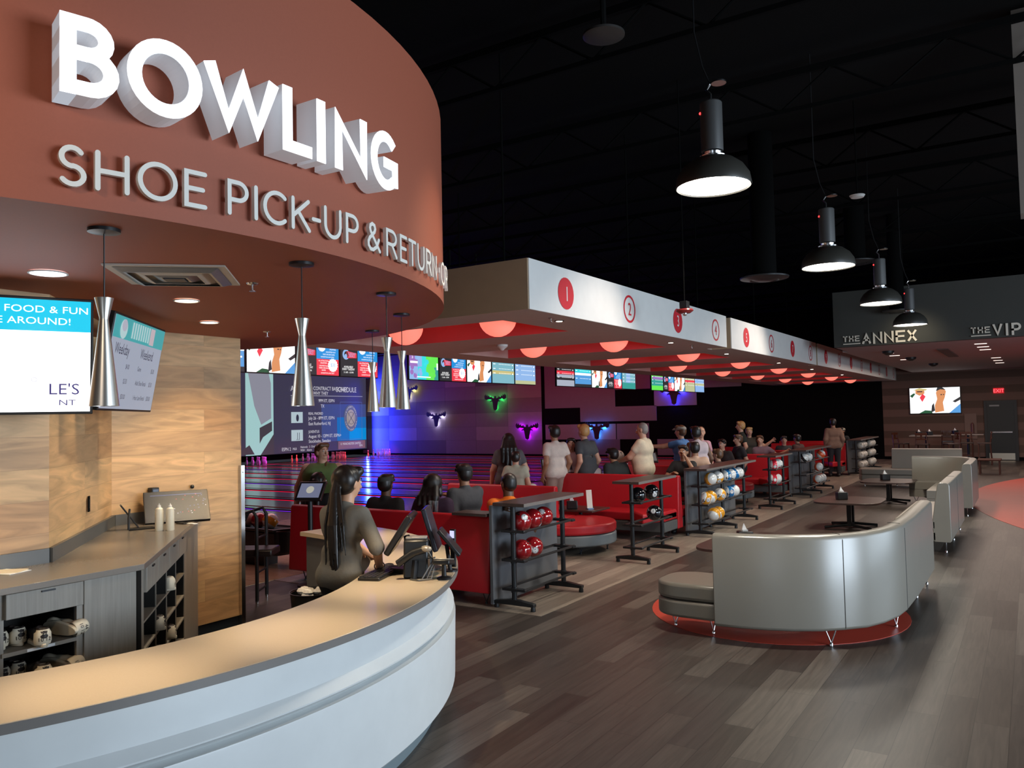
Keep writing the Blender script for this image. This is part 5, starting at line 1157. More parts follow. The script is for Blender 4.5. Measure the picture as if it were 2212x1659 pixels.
ball_return(-9.3, 7.5, 'black ball return with maroon and yellow balls, left of the red bench', ['w', '7', 'w', '7', '9']); ball_return(-8.6, 12.2, 'black ball return, beside the long haired bowler', ['8', '8', '10', '8', '9', '10'])
ball_return(-8.3, 15.7, 'black ball return, beside the man in white', ['9', '10', '7', '13', '9', '8']); ball_return(-8.4, 19.2, 'black ball return, farther one', ['9', '10', '11', '8']); ball_return(-8.4, 22.6, 'black ball return, farthest one', ['8', '9', '10'])
# score consoles
def console(x, y, z, rz, lab, lit=True):
    t = thing('score_console', lab, 'console', (x, y, .006), rz, 'lane score consoles')
    obj('pole', MB().lathe([(.16, 0), (.16, .02), (.03, .04), (.03, z - .08)], 20), blackm, t)
    q = MB(); q.X = Matrix.Translation((0, 0, z)) @ Matrix.Rotation(rad(-38), 4, 'X'); q.box(-.17, .17, 0, .04, -.13, .13); h_ = obj('head', q, blackpl, t, bevel=.006)
    q = MB(); q.X = Matrix.Translation((0, 0, z)) @ Matrix.Rotation(rad(-38), 4, 'X'); q.mi = 0; q.rect(-.14, .14, -.1, .1, 1); q.mi = 1; q.oval(0, .01, .05, .05, 2)
    obj('display', q, [em((.2, .22, .34), .7) if lit else em((.25, .25, .25), .4), em((.6, .58, .5), .7)], h_, smooth=False)
console(-7.3, 6.75, 1.13, rad(20), 'score console with a lit display of a pale disc beside the woman in green'); console(-8.25, 12.9, 1.05, rad(40), 'score console with two grey screens beside the long haired bowler', False); console(-7.8, 13.3, 1.05, rad(40), 'score console just right of the first grey one', False); console(-6.9, 16.0, 1.05, rad(40), 'score console behind the man in white', False); console(-7.4, 19.6, 1.05, rad(40), 'score console among the far bowlers', False)

# ------------------------------------------------------------------ far lounge furniture, door, exit
b = MB().box(-1.5, -.45, 34.72, 34.8, 0, 2.22, 0); o = struct('door_1', b, mat('door_frame', (.02, .02, .02), .5))
ds = obj('door_leaf', MB().box(-1.4, -.55, 34.69, 34.72, .02, 2.13), mat('door_black', (.014, .016, .015), .5), o); obj('push_bar', MB().box(-1.32, -.62, 34.63, 34.67, 1.02, 1.07), chrome, ds); obj('kick_plate', MB().box(-1.38, -.57, 34.68, 34.69, .03, .27), mat('kick_steel', (.6, .57, .48), .3, 1, var=0), ds); obj('door_closer', MB().box(-1.32, -1.0, 34.65, 34.69, 2.0, 2.06), mat('closer_grey', (.3, .3, .3), .4), ds)
t = thing('exit_sign', 'glowing red EXIT sign above the black door', 'sign', (-1.0, 34.74, 2.585)); obj('case', MB().box(-.17, .17, 0, .06, -.1, .1), mat('exit_case', (.4, .02, .02), .5, emit=.5, ecol=(1, .02, .03)), t); obj('letters', MB().text('EXIT', 0, -.065, .13, 1, sx=.95), mat('exit_red', (1, .1, .1), .5, emit=2.5, ecol=(1, .08, .1)), t, smooth=False)
woodd = mat('chair_mahogany', (.07, .02, .01), .35, var=.2)
def chair(x, y, rz, lab):
    t = thing('bar_chair', lab, 'chair', (x, y, 0), rad(rz), 'mahogany high chairs in the lounge')
    for a, c in ((-.18, -.18), (.18, -.18)): obj('leg', MB().box(a - .018, a + .018, c - .018, c + .018, 0, .72), woodd, t)
    for a in (-.18, .18): obj('leg', MB().tube([(a, .2, 0), (a, .17, .72), (a * .85, .22, 1.12)], .02, 8), woodd, t)
    obj('seat', MB().box(-.2, .2, -.2, .2, .72, .77), tabletop, t, bevel=.01); obj('backrest', MB().box(-.17, .17, .2, .235, .9, .95).box(-.19, .19, .205, .24, 1.06, 1.14).box(-.03, .03, .2, .23, .93, 1.08), woodd, t); obj('rung', MB().box(-.18, .18, -.19, -.17, .3, .33).box(-.18, .18, .17, .19, .3, .33), woodd, t)
def btab(x, y, lab):
    t = thing('bar_table', lab, 'table', (x, y, 0), 0, 'high tables in the lounge'); obj('tabletop', MB().box(-.5, .5, -.4, .4, 1.0, 1.04), tabletop, t, bevel=.004); obj('edge', MB().box(-.5, .5, -.402, -.4, 1.005, 1.035), mat('edge_silver', (.5, .42, .38), .3, .6), t); obj('pedestal', MB().lathe([(.25, 0), (.25, .02), (.04, .05), (.04, 1.0)], 20), blackm, t)
btab(-3.15, 31.6, 'high lounge table, left one with two napkin boxes'); btab(-1.95, 33.0, 'high lounge table, right one with one napkin box')
napkins(-3.35, 31.4, 1.04, 'napkin box at the left of the high lounge table'); napkins(-3.05, 31.7, 1.04, 'napkin box with loose tissues on the high lounge table'); napkins(-2.35, 33.0, 1.04, 'napkin box on the right high lounge table')
for x, y, r_, l_ in ((-3.95, 31.5, 70, 'leftmost of the mahogany high chairs'), (-2.35, 31.2, -60, 'mahogany high chair right of the left table'), (-1.95, 32.2, 180, 'mahogany high chair in front of the right table'), (-1.4, 31.9, -90, 'mahogany high chair seen side on nearest the door'), (-3.2, 30.9, 175, 'mahogany high chair behind the far sofa, back to camera'), (-2.65, 33.7, 10, 'mahogany high chair against the striped wall')): chair(x, y, r_, l_)
t = thing('wall_niche', 'pale framed recess in the striped wall with a dark extinguisher', 'cabinet', (-1.95, 34.76, 1.25)); obj('frame', MB().box(-.2, .2, 0, .04, -.45, .5), mat('niche_paint', (.24, .15, .12), .7), t); obj('extinguisher', MB().lathe([(.05, -.3), (.05, .1), (.02, .16)], 16, (.06, -.05, 0)), mat('ext_brown', (.15, .05, .04), .4), t)
t = thing('side_table', 'low dark wooden table end beyond the corner sofa', 'table', (-1.0, 27.5, 0)); obj('tabletop', MB().box(-.4, .2, -.3, .3, .4, .45), woodd, t, bevel=.01); 
for a, c in ((-.35, -.25), (.15, -.25), (.15, .25), (-.35, .25)): obj('leg', MB().box(a - .02, a + .02, c - .02, c + .02, 0, .4), woodd, t)
# ------------------------------------------------------------------ people
V = lambda *a: np.array(a, float)
def nrm(v): return v / (np.linalg.norm(v) + 1e-9)
def ik(S_, T_, l1, l2, pole):
    d = T_ - S_; L = min(np.linalg.norm(d), (l1 + l2) * .995); d = nrm(d)
    a = (l1 ** 2 - l2 ** 2 + L ** 2) / (2 * L); h = math.sqrt(max(l1 ** 2 - a ** 2, 0)); p = nrm(pole - d * (pole @ d))
    return S_ + d * a + p * h, S_ + d * L
def hand(W0, d, n, side, s, curl=.35, fr=.0085):
    """palm, four unequal fingers and a thumb; d = pointing, n = palm normal, side = thumb side"""
    d = nrm(d); n = nrm(n - d * (n @ d)); sd = np.cross(d, n) * side; P = []
    for o_ in (-.024, -.008, .008, .024): P.append(('c', W0 + d * .012 * s + sd * o_ * .6 * s, W0 + d * .088 * s + sd * o_ * s, .017 * s, .0145 * s, .012))
    for i, (o_, l_) in enumerate(((.03, .068), (.01, .078), (-.01, .073), (-.03, .056))):
        a = W0 + d * .09 * s + sd * o_ * s; c1 = curl * (1 + .15 * i); d1 = nrm(d * cos(c1) + n * sin(c1) + sd * o_ * 4); d2 = nrm(d * cos(c1 * 2.3) + n * sin(c1 * 2.3) + sd * o_ * 3)
        b1 = a + d1 * l_ * .5 * s; P += [('c', a - d * .01 * s, b1, fr * s * 1.1, fr * s, .005), ('c', b1, b1 + d2 * l_ * .5 * s, fr * s, fr * s * .85, .004)]
    a = W0 + d * .025 * s + sd * .024 * s; b1 = a + nrm(d * .62 + sd * .75 + n * .2) * .045 * s
    P += [('c', a, b1, .0125 * s, .0105 * s, .008), ('c', b1, b1 + nrm(d * .85 + sd * .4 + n * .3) * .035 * s, .0105 * s, .0085 * s, .004)]
    return P
def tr(prims, f):
    o = []
    for p in prims:
        if p[0] == 'c': o.append(('c', f(p[1]), f(p[2])) + tuple(p[3:]))
        elif p[0] == 'e': o.append(('e', f(p[1])) + tuple(p[2:]))
        else: o.append(('s', tr([p[1]], f)[0]))
    return o
def person(label, x, y, top, face, pose='stand', skin=None, hair=None, hs='short', shirt=(.5, .5, .5), sleeve=.45, pants=(.02, .02, .025), wide=1.0, lean=0, hyaw=0, hpitch=0, ztop=None, rh=None, lh=None, cell=.011, long=False, cap=None, curl=.35, slean=0, belly=0, child=1.0, collar=None, foot=True, tuck=.0, printed=None):
    """top = standing height; ztop = height of the crown when seated; face = world heading in degrees"""
    H = top; s = H / 1.7; skin = skin or skinL; hair = hair or hairK
    t = thing('person', label, 'person', (x, y, .006), rad(face - 90))
    sh = nrm(V(sin(rad(slean)), sin(rad(lean)), cos(rad(lean))))
    if pose == 'sit': P0 = V(0, 0, (ztop if ztop else .62 + .47 * H) - .462 * H); 
    else: P0 = V(0, -.02 - .12 * sin(rad(lean)) * H, .53 * H)
    fwd = nrm(V(0, 1, 0) - sh * sh[1]); rt = np.cross(fwd, sh)
    ch = P0 + sh * .2 * H; nk = P0 + sh * .285 * H; w = wide
    hd = nk + nrm(sh * .8 + V(0, 0, .2)) * .108 * H + fwd * .012 * H
    sw = .098 * H * (1 + (w - 1) * .6)
    SL, SR = nk - sh * .025 * H - rt * sw, nk - sh * .025 * H + rt * sw
    HL, HR = P0 - rt * .048 * H * w - V(0, 0, .01), P0 + rt * .048 * H * w - V(0, 0, .01)
    tor = [('c', nk - sh * .045 * H - rt * .06 * H * w, nk - sh * .045 * H + rt * .06 * H * w, .052 * H, .052 * H), ('c', ch - rt * .042 * H * w + fwd * .008, ch + rt * .042 * H * w + fwd * .008, .066 * H * w, .066 * H * w),
           ('c', P0 + sh * .1 * H - rt * .036 * H * w + fwd * belly * .03, P0 + sh * .1 * H + rt * .036 * H * w + fwd * belly * .03, (.062 * w + belly * .012) * H, (.062 * w + belly * .012) * H), ('c', HL + V(0, -.0, .02), HR + V(0, 0, .02), .068 * H * w, .068 * H * w)]
    ul, fl = .165 * H, .148 * H
    def arm(Sx, sg, spec):
        if spec is None: spec = (sg * .145 * w, .03, None)
        if len(spec) == 3 and spec[2] is None: T_ = Sx + V(sg * .05, .05, -.9 * (ul + fl)); pole = V(sg * .3, -1, 0)
        else: T_ = V(*spec[:3]); pole = V(*spec[3]) if len(spec) > 3 else V(sg * .5, -.6, -.8)
        E_, Wr = ik(Sx, T_, ul, fl, pole)
        return E_, Wr
    ER, WR = arm(SR, 1, rh); EL, WL = arm(SL, -1, lh)
    body = []
    # head
    hr = V(.044, .055, .065) * H * .98; f_ = rad(hyaw); pt = rad(hpitch)
    R = np.array([[cos(f_), -sin(f_), 0], [sin(f_), cos(f_), 0], [0, 0, 1]]) @ np.array([[1, 0, 0], [0, cos(pt), sin(pt)], [0, -sin(pt), cos(pt)]])
    hf = lambda q_: hd + R @ (np.array(q_, float) * H)
    head = [('e', hf((0, -.004, .012)), (.045 * H, .054 * H, .052 * H), f_), ('e', hf((0, .012, -.018)), (.036 * H, .040 * H, .046 * H), f_), ('c', hf((0, .03, -.046)), hf((0, .026, -.046)), .017 * H, .017 * H, .01),
            ('c', hf((0, .05, .004)), hf((0, .062, -.016)), .005 * H, .0095 * H, .006), ('e', hf((.045, -.004, -.006)), (.008 * H, .012 * H, .018 * H), f_), ('e', hf((-.045, -.004, -.006)), (.008 * H, .012 * H, .018 * H), f_),
            ('c', hf((-.012, .049, -.0315)), hf((.012, .049, -.0315)), .006 * H, .006 * H, .004), ('s', ('e', hf((.018, .058, .002)), (.011 * H, .008 * H, .006 * H))), ('s', ('e', hf((-.018, .058, .002)), (.011 * H, .008 * H, .006 * H)))]
    body += tor + [('c', nk - sh * .03 * H, hd - V(0, 0, .03 * H), .034 * H * (w ** .5), .031 * H * (w ** .5), .03)] + head
    aw = .9 + (w - 1) * .9 + .1
    for Sx, E_, Wr, sg in ((SR, ER, WR, 1), (SL, EL, WL, -1)):
        body += [('c', Sx, E_, .031 * H * aw, .025 * H * aw, .03), ('c', E_, Wr, .025 * H * aw, .0165 * H * aw ** .5, .02)]
        dr = nrm(Wr - E_); nn_ = V(-sg * .6, .4, -.3) if rh is None or sg < 0 and lh is None else V(0, .3, -1)
        body += hand(Wr, dr, nn_, -1 * sg, s, curl, .0085 if cell < .009 else .0105)
    legsP = []
    if pose == 'sit':
        KR, KL = HR + V(.04, .235 * H, .0), HL + V(-.04, .235 * H, .0); AR = V(KR[0], KR[1] + .02, max(KR[2] - .24 * H, .06)); AL = V(KL[0], KL[1] + .02, max(KL[2] - .24 * H, .06))
    else:
        KR, KL = V(HR[0] + .01, .02, .28 * H), V(HL[0] - .01, .03, .28 * H); AR, AL = V(HR[0] + .02, -.02, .05 * H), V(HL[0] - .03, .0, .05 * H)
    for a, k_, an in ((HR, KR, AR), (HL, KL, AL)):
        legsP += [('c', a, k_, .052 * H * w, .035 * H * w ** .5, .03), ('c', k_, an, .034 * H * w ** .5, .021 * H, .02)]
    feet = []
    for an in (AR, AL): feet += [('c', an - V(0, .01, .02 * H), V(an[0] * 1.02, an[1] + .11 * H, .022), .024 * H, .02 * H, .02)]
    body += legsP + feet
    sdf_obj('body', body, cell, skin, t, .022)
    # shirt
    if shirt is not None:
        g = .011
        SP = [(p[0], p[1], p[2], p[3] + g, p[4] + g, .035) for p in tor]
        SP[-1] = ('c', SP[-1][1] + V(0, -.0, .01), SP[-1][2] + V(0, 0, .01), SP[-1][3] + .004, SP[-1][4] + .004, .05)
        SP += [('c', nk - sh * .03 * H, nk + sh * .004 * H, .038 * H * (w ** .5) + .004, .036 * H * (w ** .5) + .002, .03)]
        for Sx, E_, Wr in ((SR, ER, WR), (SL, EL, WL)):
            if sleeve > 0:
                fs = min(sleeve, 1); q_ = Sx + (E_ - Sx) * fs; SP.append(('c', Sx - nrm(Sx - nk) * .01, q_, .033 * H * aw + g, .03 * H * aw + g, .03))
                if sleeve > 1: SP.append(('c', E_, E_ + (Wr - E_) * (sleeve - 1), .028 * H * aw + g, .021 * H + g, .02))
            else: SP.append(('c', Sx * .45 + nk * .55 - sh * .02 * H, Sx * .72 + nk * .28 - sh * .01 * H, .036 * H, .03 * H, .02))
        cut = [(0, 0, -1, -(P0[2] - (.055 if pose == 'stand' else .02) * H - tuck))]
        sdf_obj('shirt', SP, cell, fabric(shirt), t, .03, cut)
    if pants is not None:
        PP = [('c', HL + V(0, 0, .02), HR + V(0, 0, .02), .068 * H * w + .006, .068 * H * w + .006)]
        for a, k_, an in ((HR, KR, AR), (HL, KL, AL)): PP += [('c', a, k_, .054 * H * w + .006, .039 * H * w ** .5 + .006, .03), ('c', k_, an + V(0, 0, .03), .038 * H * w ** .5 + .004, .029 * H + .006, .02)]
        sdf_obj('trousers', PP, max(cell, .01), fabric(pants), t, .03, [(0, 0, 1, P0[2] + .05 * H)])
    sdf_obj('shoes', [(p[0], p[1], p[2] + V(0, .0, .0), p[3] + .006, p[4] + .008, .01) for p in feet], max(cell, .01), mat('shoe_black', (.03, .03, .03), .4), t, .01)
    # hair
    if hs and hs != 'bald':
        e = .0 if hs == 'buzz' else .006
        HP = [('e', hf((0, -.012, .022)), ((.047 + e) * H, (.051 + e) * H, (.046 + e) * H), f_), ('e', hf((0, -.022, -.006)), ((.045 + e) * H, (.04 + e) * H, (.045 + e * .5) * H), f_)]
        if hs == 'short': HP.append(('c', hf((-.028, .03, .05)), hf((.028, .03, .05)), .02 * H, .02 * H, .02))
        if hs in ('long', 'curly'):
            bk = -fwd
            for i, (ox, l_) in enumerate(((-.035, .2), (-.012, .24), (.012, .25), (.035, .2))):
                a = hf((ox, -.045, .0)); b_ = nk + rt * ox * 1.8 * H + bk * .075 * H * w - V(0, 0, (l_ - .1) * H * (1 if hs == 'long' else .2)); HP += [('c', a, nk + rt * ox * 1.6 * H + bk * .06 * H * w + V(0, 0, .03 * H), .026 * H, .026 * H, .02), ('c', nk + rt * ox * 1.6 * H + bk * .06 * H * w + V(0, 0, .03 * H), b_, .026 * H, .017 * H, .02)]
            for sg in (-1, 1): HP.append(('c', hf((sg * .045, -.005, .02)), hf((sg * .05, -.01, -.06)), .016 * H, .02 * H, .02))
        if hs == 'curly': HP.append(('e', hf((0, -.02, .02)), (.066 * H, .066 * H, .062 * H)))
        HP.append(('s', ('e', hf((0, .062, -.018)), (.04 * H, .045 * H, .062 * H), f_)))
        ho = sdf_obj('hair', HP, min(cell, .009), hair, t, .02)
        if hs == 'tail': pass
    # face
    if True:
        q = MB(); q.mi = 0
        for sg in (-1, 1): c = hf((sg * .018, .0475, .003)); q.ball(tuple(c), .0068 * H, 10)
        q.mi = 1
        for sg in (-1, 1): c = hf((sg * .018, .0515, .0025)); q.ball(tuple(c), .0038 * H, 8)
        obj('eyes', q, [mat('eye_white', (.7, .68, .64), .3, var=0), ink], t)
        q = MB()
        for sg in (-1, 1): q.tube([tuple(hf((sg * .008, .0535, .016))), tuple(hf((sg * .018, .053, .02))), tuple(hf((sg * .028, .046, .016)))], .002 * H, 6)
        obj('eyebrows', q, hair, t); obj('lips', MB().tube([tuple(hf((-.012, .053, -.0315))), tuple(hf((0, .0575, -.031))), tuple(hf((.012, .053, -.0315)))], .0028 * H, 6), mat('lip', (.35, .09, .07), .4), t)
    if cap:
        cm = fabric(cap); back = False
        o = sdf_obj('cap', [('e', hf((0, -.008, .028)), (.054 * H, .062 * H, .042 * H), f_), ('c', hf((-.02, .065, .026)), hf((.02, .065, .026)), .012 * H, .012 * H, .02), ('c', hf((-.015, .085, .02)), hf((.015, .085, .02)), .007 * H, .007 * H, .02)], .008, cm, t, .015, [tuple(-(R @ np.array([0, 0, 1.]))) + (-(float((R @ np.array([0, 0, 1.])) @ hf((0, 0, .012)))),)])
    t['_g'] = 0; del t['_g']
    t_ = dict(root=t, WR=WR, WL=WL, ER=ER, EL=EL, nk=nk, hd=hd, H=H, hf=hf, SR=SR, SL=SL, P0=P0)
    return t_
FACE_L = 180      # heading -x, towards the lanes
AWAY = 118        # heading away from the camera
# employee behind the counter
emp = person('person in a grey T-shirt with a long black ponytail leaning on the service counter', -4.0, 4.0, 1.66, 100, skin=mat('skin_warm', (.66, .36, .22), .45), hs='short', shirt=(.16, .145, .12), sleeve=.98, pants=(.008, .008, .009), wide=.84, lean=9, hyaw=-16, hpitch=6,
             rh=(.22, .10, .945, (.6, -.7, .1)), lh=(-.10, .42, .98, (-.6, -.4, -.6)), cell=.0065, curl=.25)
H = emp['H']; hf = emp['hf']; nk = emp['nk']
base = hf((0, -.058, .03)); rg = random.Random(9); HP = [('e', hf((0, -.026, .01)), (.056 * H, .048 * H, .062 * H)), ('c', hf((0, -.04, .035)), base, .03, .022, .02)]
for i in range(34):
    a = rg.uniform(0, 2 * pi); r_ = rg.uniform(.3, 1); l_ = rg.uniform(.36, .62)
    p0_ = base + V(cos(a) * .012 * r_, sin(a) * .01 * r_, 0); p1_ = base + V(cos(a) * .035 * r_, -.035 + sin(a) * .015, -.12); p2_ = nk + V(cos(a) * .075 * r_ + .0, -.135 + sin(a) * .018, .02 - .12); p3_ = nk + V(cos(a + .3) * .085 * r_ + .02, -.15 + sin(a) * .02, -l_ + .1)
    HP += [('c', p0_, p1_, .010, .010, .006), ('c', p1_, p2_, .010, .009, .005), ('c', p2_, p3_, .009, .004, .004)]
sdf_obj('ponytail', HP, .0055, mat('hair_ponytail', (.016, .011, .009), .35, scale=90, var=.5), emp['root'], .006)
d_ = nrm(emp['WR'] - emp['ER']); q = MB(); c_ = emp['WR'] - d_ * .01; a_ = nrm(np.cross(d_, V(0, 0, 1))); b_ = np.cross(d_, a_)
q.tube([tuple(c_ + a_ * .034 * cos(u) + b_ * .034 * sin(u)) for u in np.linspace(0, 2 * pi, 20)], .004, 6); obj('wristband', q, blackpl, emp['root'])
# woman in green beyond the bench
grn = person('person in a green sleeveless top standing beyond the bench, arms spread, sunglasses at the neckline', -8.0, 7.62, 1.68, -50, skin=skinL, hair=hairB, hs='short', shirt=(.13, .19, .055), sleeve=0, pants=(.03, .03, .03), wide=1.42, belly=.8, hyaw=38, hpitch=-4,
             rh=(.34, .05, .86, (.5, -1, 0)), lh=(-.42, .34, 1.12, (-.5, -.6, -.6)), cell=.0075, tuck=-.0)
hf = grn['hf']; nk = grn['nk']; sdf_obj('hair_tail', [('c', hf((.0, -.05, 0)), hf((-.03, -.045, -.07)), .035, .035, .02), ('c', hf((-.045, -.03, -.03)), nk + V(-.05, .09, -.02), .03, .02, .02), ('c', nk + V(-.05, .09, -.02), nk + V(-.02, .15, -.12), .018, .01, .02)], .008, hairB, grn['root'], .02)
q = MB(); c_ = nk + V(.0, .165, -.14); q.lathe([(.02, 0), (.02, .006)], 14, (0, 0, 0)); q.v = [(x * 1 + c_[0], z + c_[1], y + c_[2] - .0) for x, y, z in q.v]; k_ = len(q.v); q.lathe([(.02, 0), (.02, .006)], 14, (0, 0, 0)); q.v = q.v[:k_] + [(x + c_[0] + .005, z + c_[1], y + c_[2] + .045) for x, y, z in q.v[k_:]]
obj('sunglasses', q, blackpl, grn['root'])
# people on the long bench, backs to the camera
person('person with long black hair in black sitting at the left of the long bench', -7.85, 7.4, 1.66, 95, 'sit', skinD, hairK, 'long', (.008, .008, .009), 1.9, ztop=1.29, wide=1.1, cell=.009, hyaw=-30)
cp = person('person in a black jacket and dark cap with headphones sitting on the long bench', -6.65, 7.36, 1.75, 100, 'sit', skinD, hairK, 'short', (.01, .01, .011), 1.9, ztop=1.295, wide=1.15, cell=.009, cap=(.03, .032, .03))
hf = cp['hf']; q = MB(); q.tube([tuple(hf((.05 * cos(a), -.03, .01 + .06 * sin(a)))) for a in np.linspace(-.2, pi + .2, 14)], .006, 6); obj('headphones', q, mat('headphone_grey', (.08, .08, .08), .4), cp['root'])
person('person with a dark afro in a deep purple top sitting on the long bench', -5.92, 7.38, 1.68, 100, 'sit', skinD, hairK, 'curly', (.025, .008, .03), 1.7, ztop=1.30, wide=1.25, cell=.009)
person('person in a grey T-shirt and black cap facing left at the right of the long bench', -5.95, 8.05, 1.8, 160, 'sit', skinM, hairK, 'short', (.045, .048, .055), .9, ztop=1.39, wide=1.15, cell=.009, cap=(.01, .01, .012), rh=(.1, .5, .95, (.5, -.3, -.7)))
org = person('person in an orange shirt with a shaved head resting an arm along the bench ledge', -5.02, 7.62, 1.78, 130, 'sit', skinD, hairK, 'buzz', (.95, .2, .01), .5, ztop=1.325, wide=1.12, cell=.0075, hyaw=25, lh=(-.10, -.66, 1.0, (-.3, -.2, -.9)))
# standing bowlers
person('person with long dark hair and a grey T-shirt holding a red ball, seen from behind', -7.33, 11.15, 1.71, 125, skin=skinL, hair=hairK, hs='long', shirt=(.09, .085, .09), wide=1.15, pants=(.03, .02, .03), rh=(.27, .1, .86, (.6, -.5, 0)), lh=(-.3, .05, .82, (-.6, -.5, 0)), cell=.009)
ball('11', (-6.98, 11.3, .76), 'red ball held low by the long haired bowler', E3(20, 0, -40), 'balls in hands')
_ = person('small child in a pale T-shirt standing in front of the long haired bowler', -7.0, 10.85, 1.42, 118, skin=skinL, hair=hairK, hs='short', shirt=(.4, .4, .3), pants=(.35, .33, .26), wide=1.1, cell=.009).get('x')
person('person in a white T-shirt with black cuffs looking left beside the boy', -7.05, 12.2, 1.82, 150, skin=skinM, hair=hairK, hs='short', shirt=(.66, .58, .5), pants=(.35, .25, .2), wide=.98, cell=.009)
bo = person('boy in a white T-shirt with a dark print facing the camera', -6.95, 12.62, 1.58, -70, skin=skinL, hair=hairK, hs='short', shirt=(.68, .6, .6), pants=(.05, .04, .05), wide=.95, hyaw=8, rh=(.15, .3, 1.0), cell=.009)
q = MB(); c_ = bo['nk'] + V(0, .125, -.2); q.add([(c_[0] - .03, c_[1], c_[2] - .08), (c_[0] + .035, c_[1], c_[2] - .08), (c_[0] + .02, c_[1], c_[2] + .08), (c_[0] - .01, c_[1], c_[2] + .08)], [(0, 1, 2, 3)]); q.box(c_[0] - .07, c_[0] + .07, c_[1] - .003, c_[1], c_[2] - .15, c_[2] - .12); obj('shirt_print', q, mat('print_dark', (.06, .05, .06), .7), bo['root'], smooth=False)
person('person with blond hair and a dark grey T-shirt looking left', -6.7, 12.7, 1.83, 165, skin=skinL, hair=hairY, hs='short', shirt=(.05, .055, .06), pants=(.02, .02, .03), cell=.009, lean=6)
mn = person('bald older person in a cream T-shirt holding a white ball, in profile', -5.87, 13.3, 1.83, 185, skin=skinL, hair=hairG, hs='buzz', shirt=(.68, .58, .42), pants=(.12, .1, .08), wide=1.22, belly=1.2, rh=(.12, .40, 1.12, (.7, -.4, -.6)), lh=(-.12, .40, 1.12, (-.7, -.4, -.6)), cell=.009, tuck=.12, hpitch=10)
ball('w', (-6.33, 13.26, 1.22), 'white ball held by the older person in cream', E3(0, 0, 0), 'balls in hands')
person('person in a blue T-shirt and grey cap stretching an arm to the left', -5.75, 14.85, 1.75, 175, skin=skinL, hair=hairB, hs='short', shirt=(.08, .2, .45), pants=(.03, .03, .04), cell=.01, cap=(.3, .28, .25), lh=(-.3, .62, 1.33, (0, -.3, -1)), wide=1.1)
person('person in a white sleeveless top seen from behind, leaning left', -5.25, 14.45, 1.75, 140, skin=skinD, hair=hairK, hs='short', shirt=(.5, .42, .45), sleeve=0, pants=(.02, .02, .02), lean=12, cell=.01)
person('small child in pink carried behind the person in the white top', -5.5, 15.3, 1.72, -60, skin=skinL, hair=hairB, hs='buzz', shirt=(.5, .25, .3), pants=(.05, .05, .05), cell=.012, wide=.8)
# seated farther people
person('dark haired person in a pale shirt sitting behind the tall red bench, back to the camera', -6.66, 12.72, 1.74, 115, 'sit', skinM, hairK, 'short', (.4, .36, .36), .5, ztop=1.31, cell=.01)
person('person in a black jacket and cap hunched behind the tall red bench', -6.15, 12.95, 1.74, 160, 'sit', skinM, hairK, 'short', (.02, .028, .028), 1.8, ztop=1.40, wide=1.3, cell=.01, cap=(.01, .01, .01), lean=15)
person('person in a tan top sitting with the back to the camera behind the red bench', -5.19, 14.1, 1.72, 115, 'sit', skinM, hairK, 'short', (.62, .4, .28), .4, ztop=1.44, wide=1.1, cell=.01)
person('teenager in a black T-shirt with chin on hand sitting behind the long rack', -5.05, 13.15, 1.68, -75, 'sit', skinM, hairK, 'short', (.01, .01, .01), .55, ztop=1.42, cell=.009, hyaw=-10, lh=(-.07, .2, 1.2, (-.5, .3, -.9)), rh=(.15, .32, .95, (.5, -.3, -.5)))
person('girl in profile with brown hair tied back sitting behind the long rack', -5.09, 15.1, 1.6, 180, 'sit', skinL, hairB, 'short', (.06, .03, .03), .5, ztop=1.27, cell=.01)
F_ = [('person with a pale face looking at the lanes in the far booth', -6.1, 18.4, 1.7, -100, 'sit', skinL, hairK, (.03, .02, .02), 1.35, 0), ('blond person in black standing among the far bowlers', -6.14, 19.95, 1.76, 200, 'stand', skinL, hairY, (.008, .012, .008), None, 0), ('girl in a dark T-shirt stretching an arm to the right', -6.0, 20.2, 1.6, -60, 'stand', skinL, hairY, (.04, .03, .02), None, 1),
      ('man in black sitting in the far booth, head turned left', -5.9, 19.0, 1.75, -140, 'sit', skinL, hairB, (.02, .015, .018), 1.44, 0), ('person in a lilac shirt with a long arm along the far bench', -5.75, 20.25, 1.7, -80, 'sit', skinL, hairB, (.2, .12, .15), 1.38, 2), ('person in a striped dark top in the far booth', -5.75, 22.55, 1.6, -70, 'sit', skinL, hairK, (.05, .05, .05), 1.29, 0),
      ('person in brown drinking from a white cup in the far booth', -5.44, 22.8, 1.68, 160, 'sit', skinM, hairK, (.07, .03, .025), 1.33, 0), ('man in a tan jacket standing with the back to the camera far away', -5.0, 25.3, 1.74, 110, 'stand', skinM, hairK, (.22, .13, .09), None, 0), ('person in a pale cap and black top far at the right of the booths', -5.3, 28.3, 1.7, -120, 'sit', skinM, hairK, (.01, .01, .01), 1.4, 0)]
for lab, x, y, tp, fc, ps, sk, hr_, sc_, zt, armt in F_:
    kw = {}
    if armt == 1: kw['lh'] = (-.5, .2, 1.24, (0, -.3, -1))
    if armt == 2: kw['lh'] = (-.62, .1, .98, (0, -.3, -1))
    person(lab, x, y, tp, fc, ps, sk, hr_, 'short', sc_, .5 if 'jacket' not in lab else 1.8, cell=.012, ztop=zt, wide=1.1, cap=(.3, .26, .2) if 'cap' in lab else None, **kw)

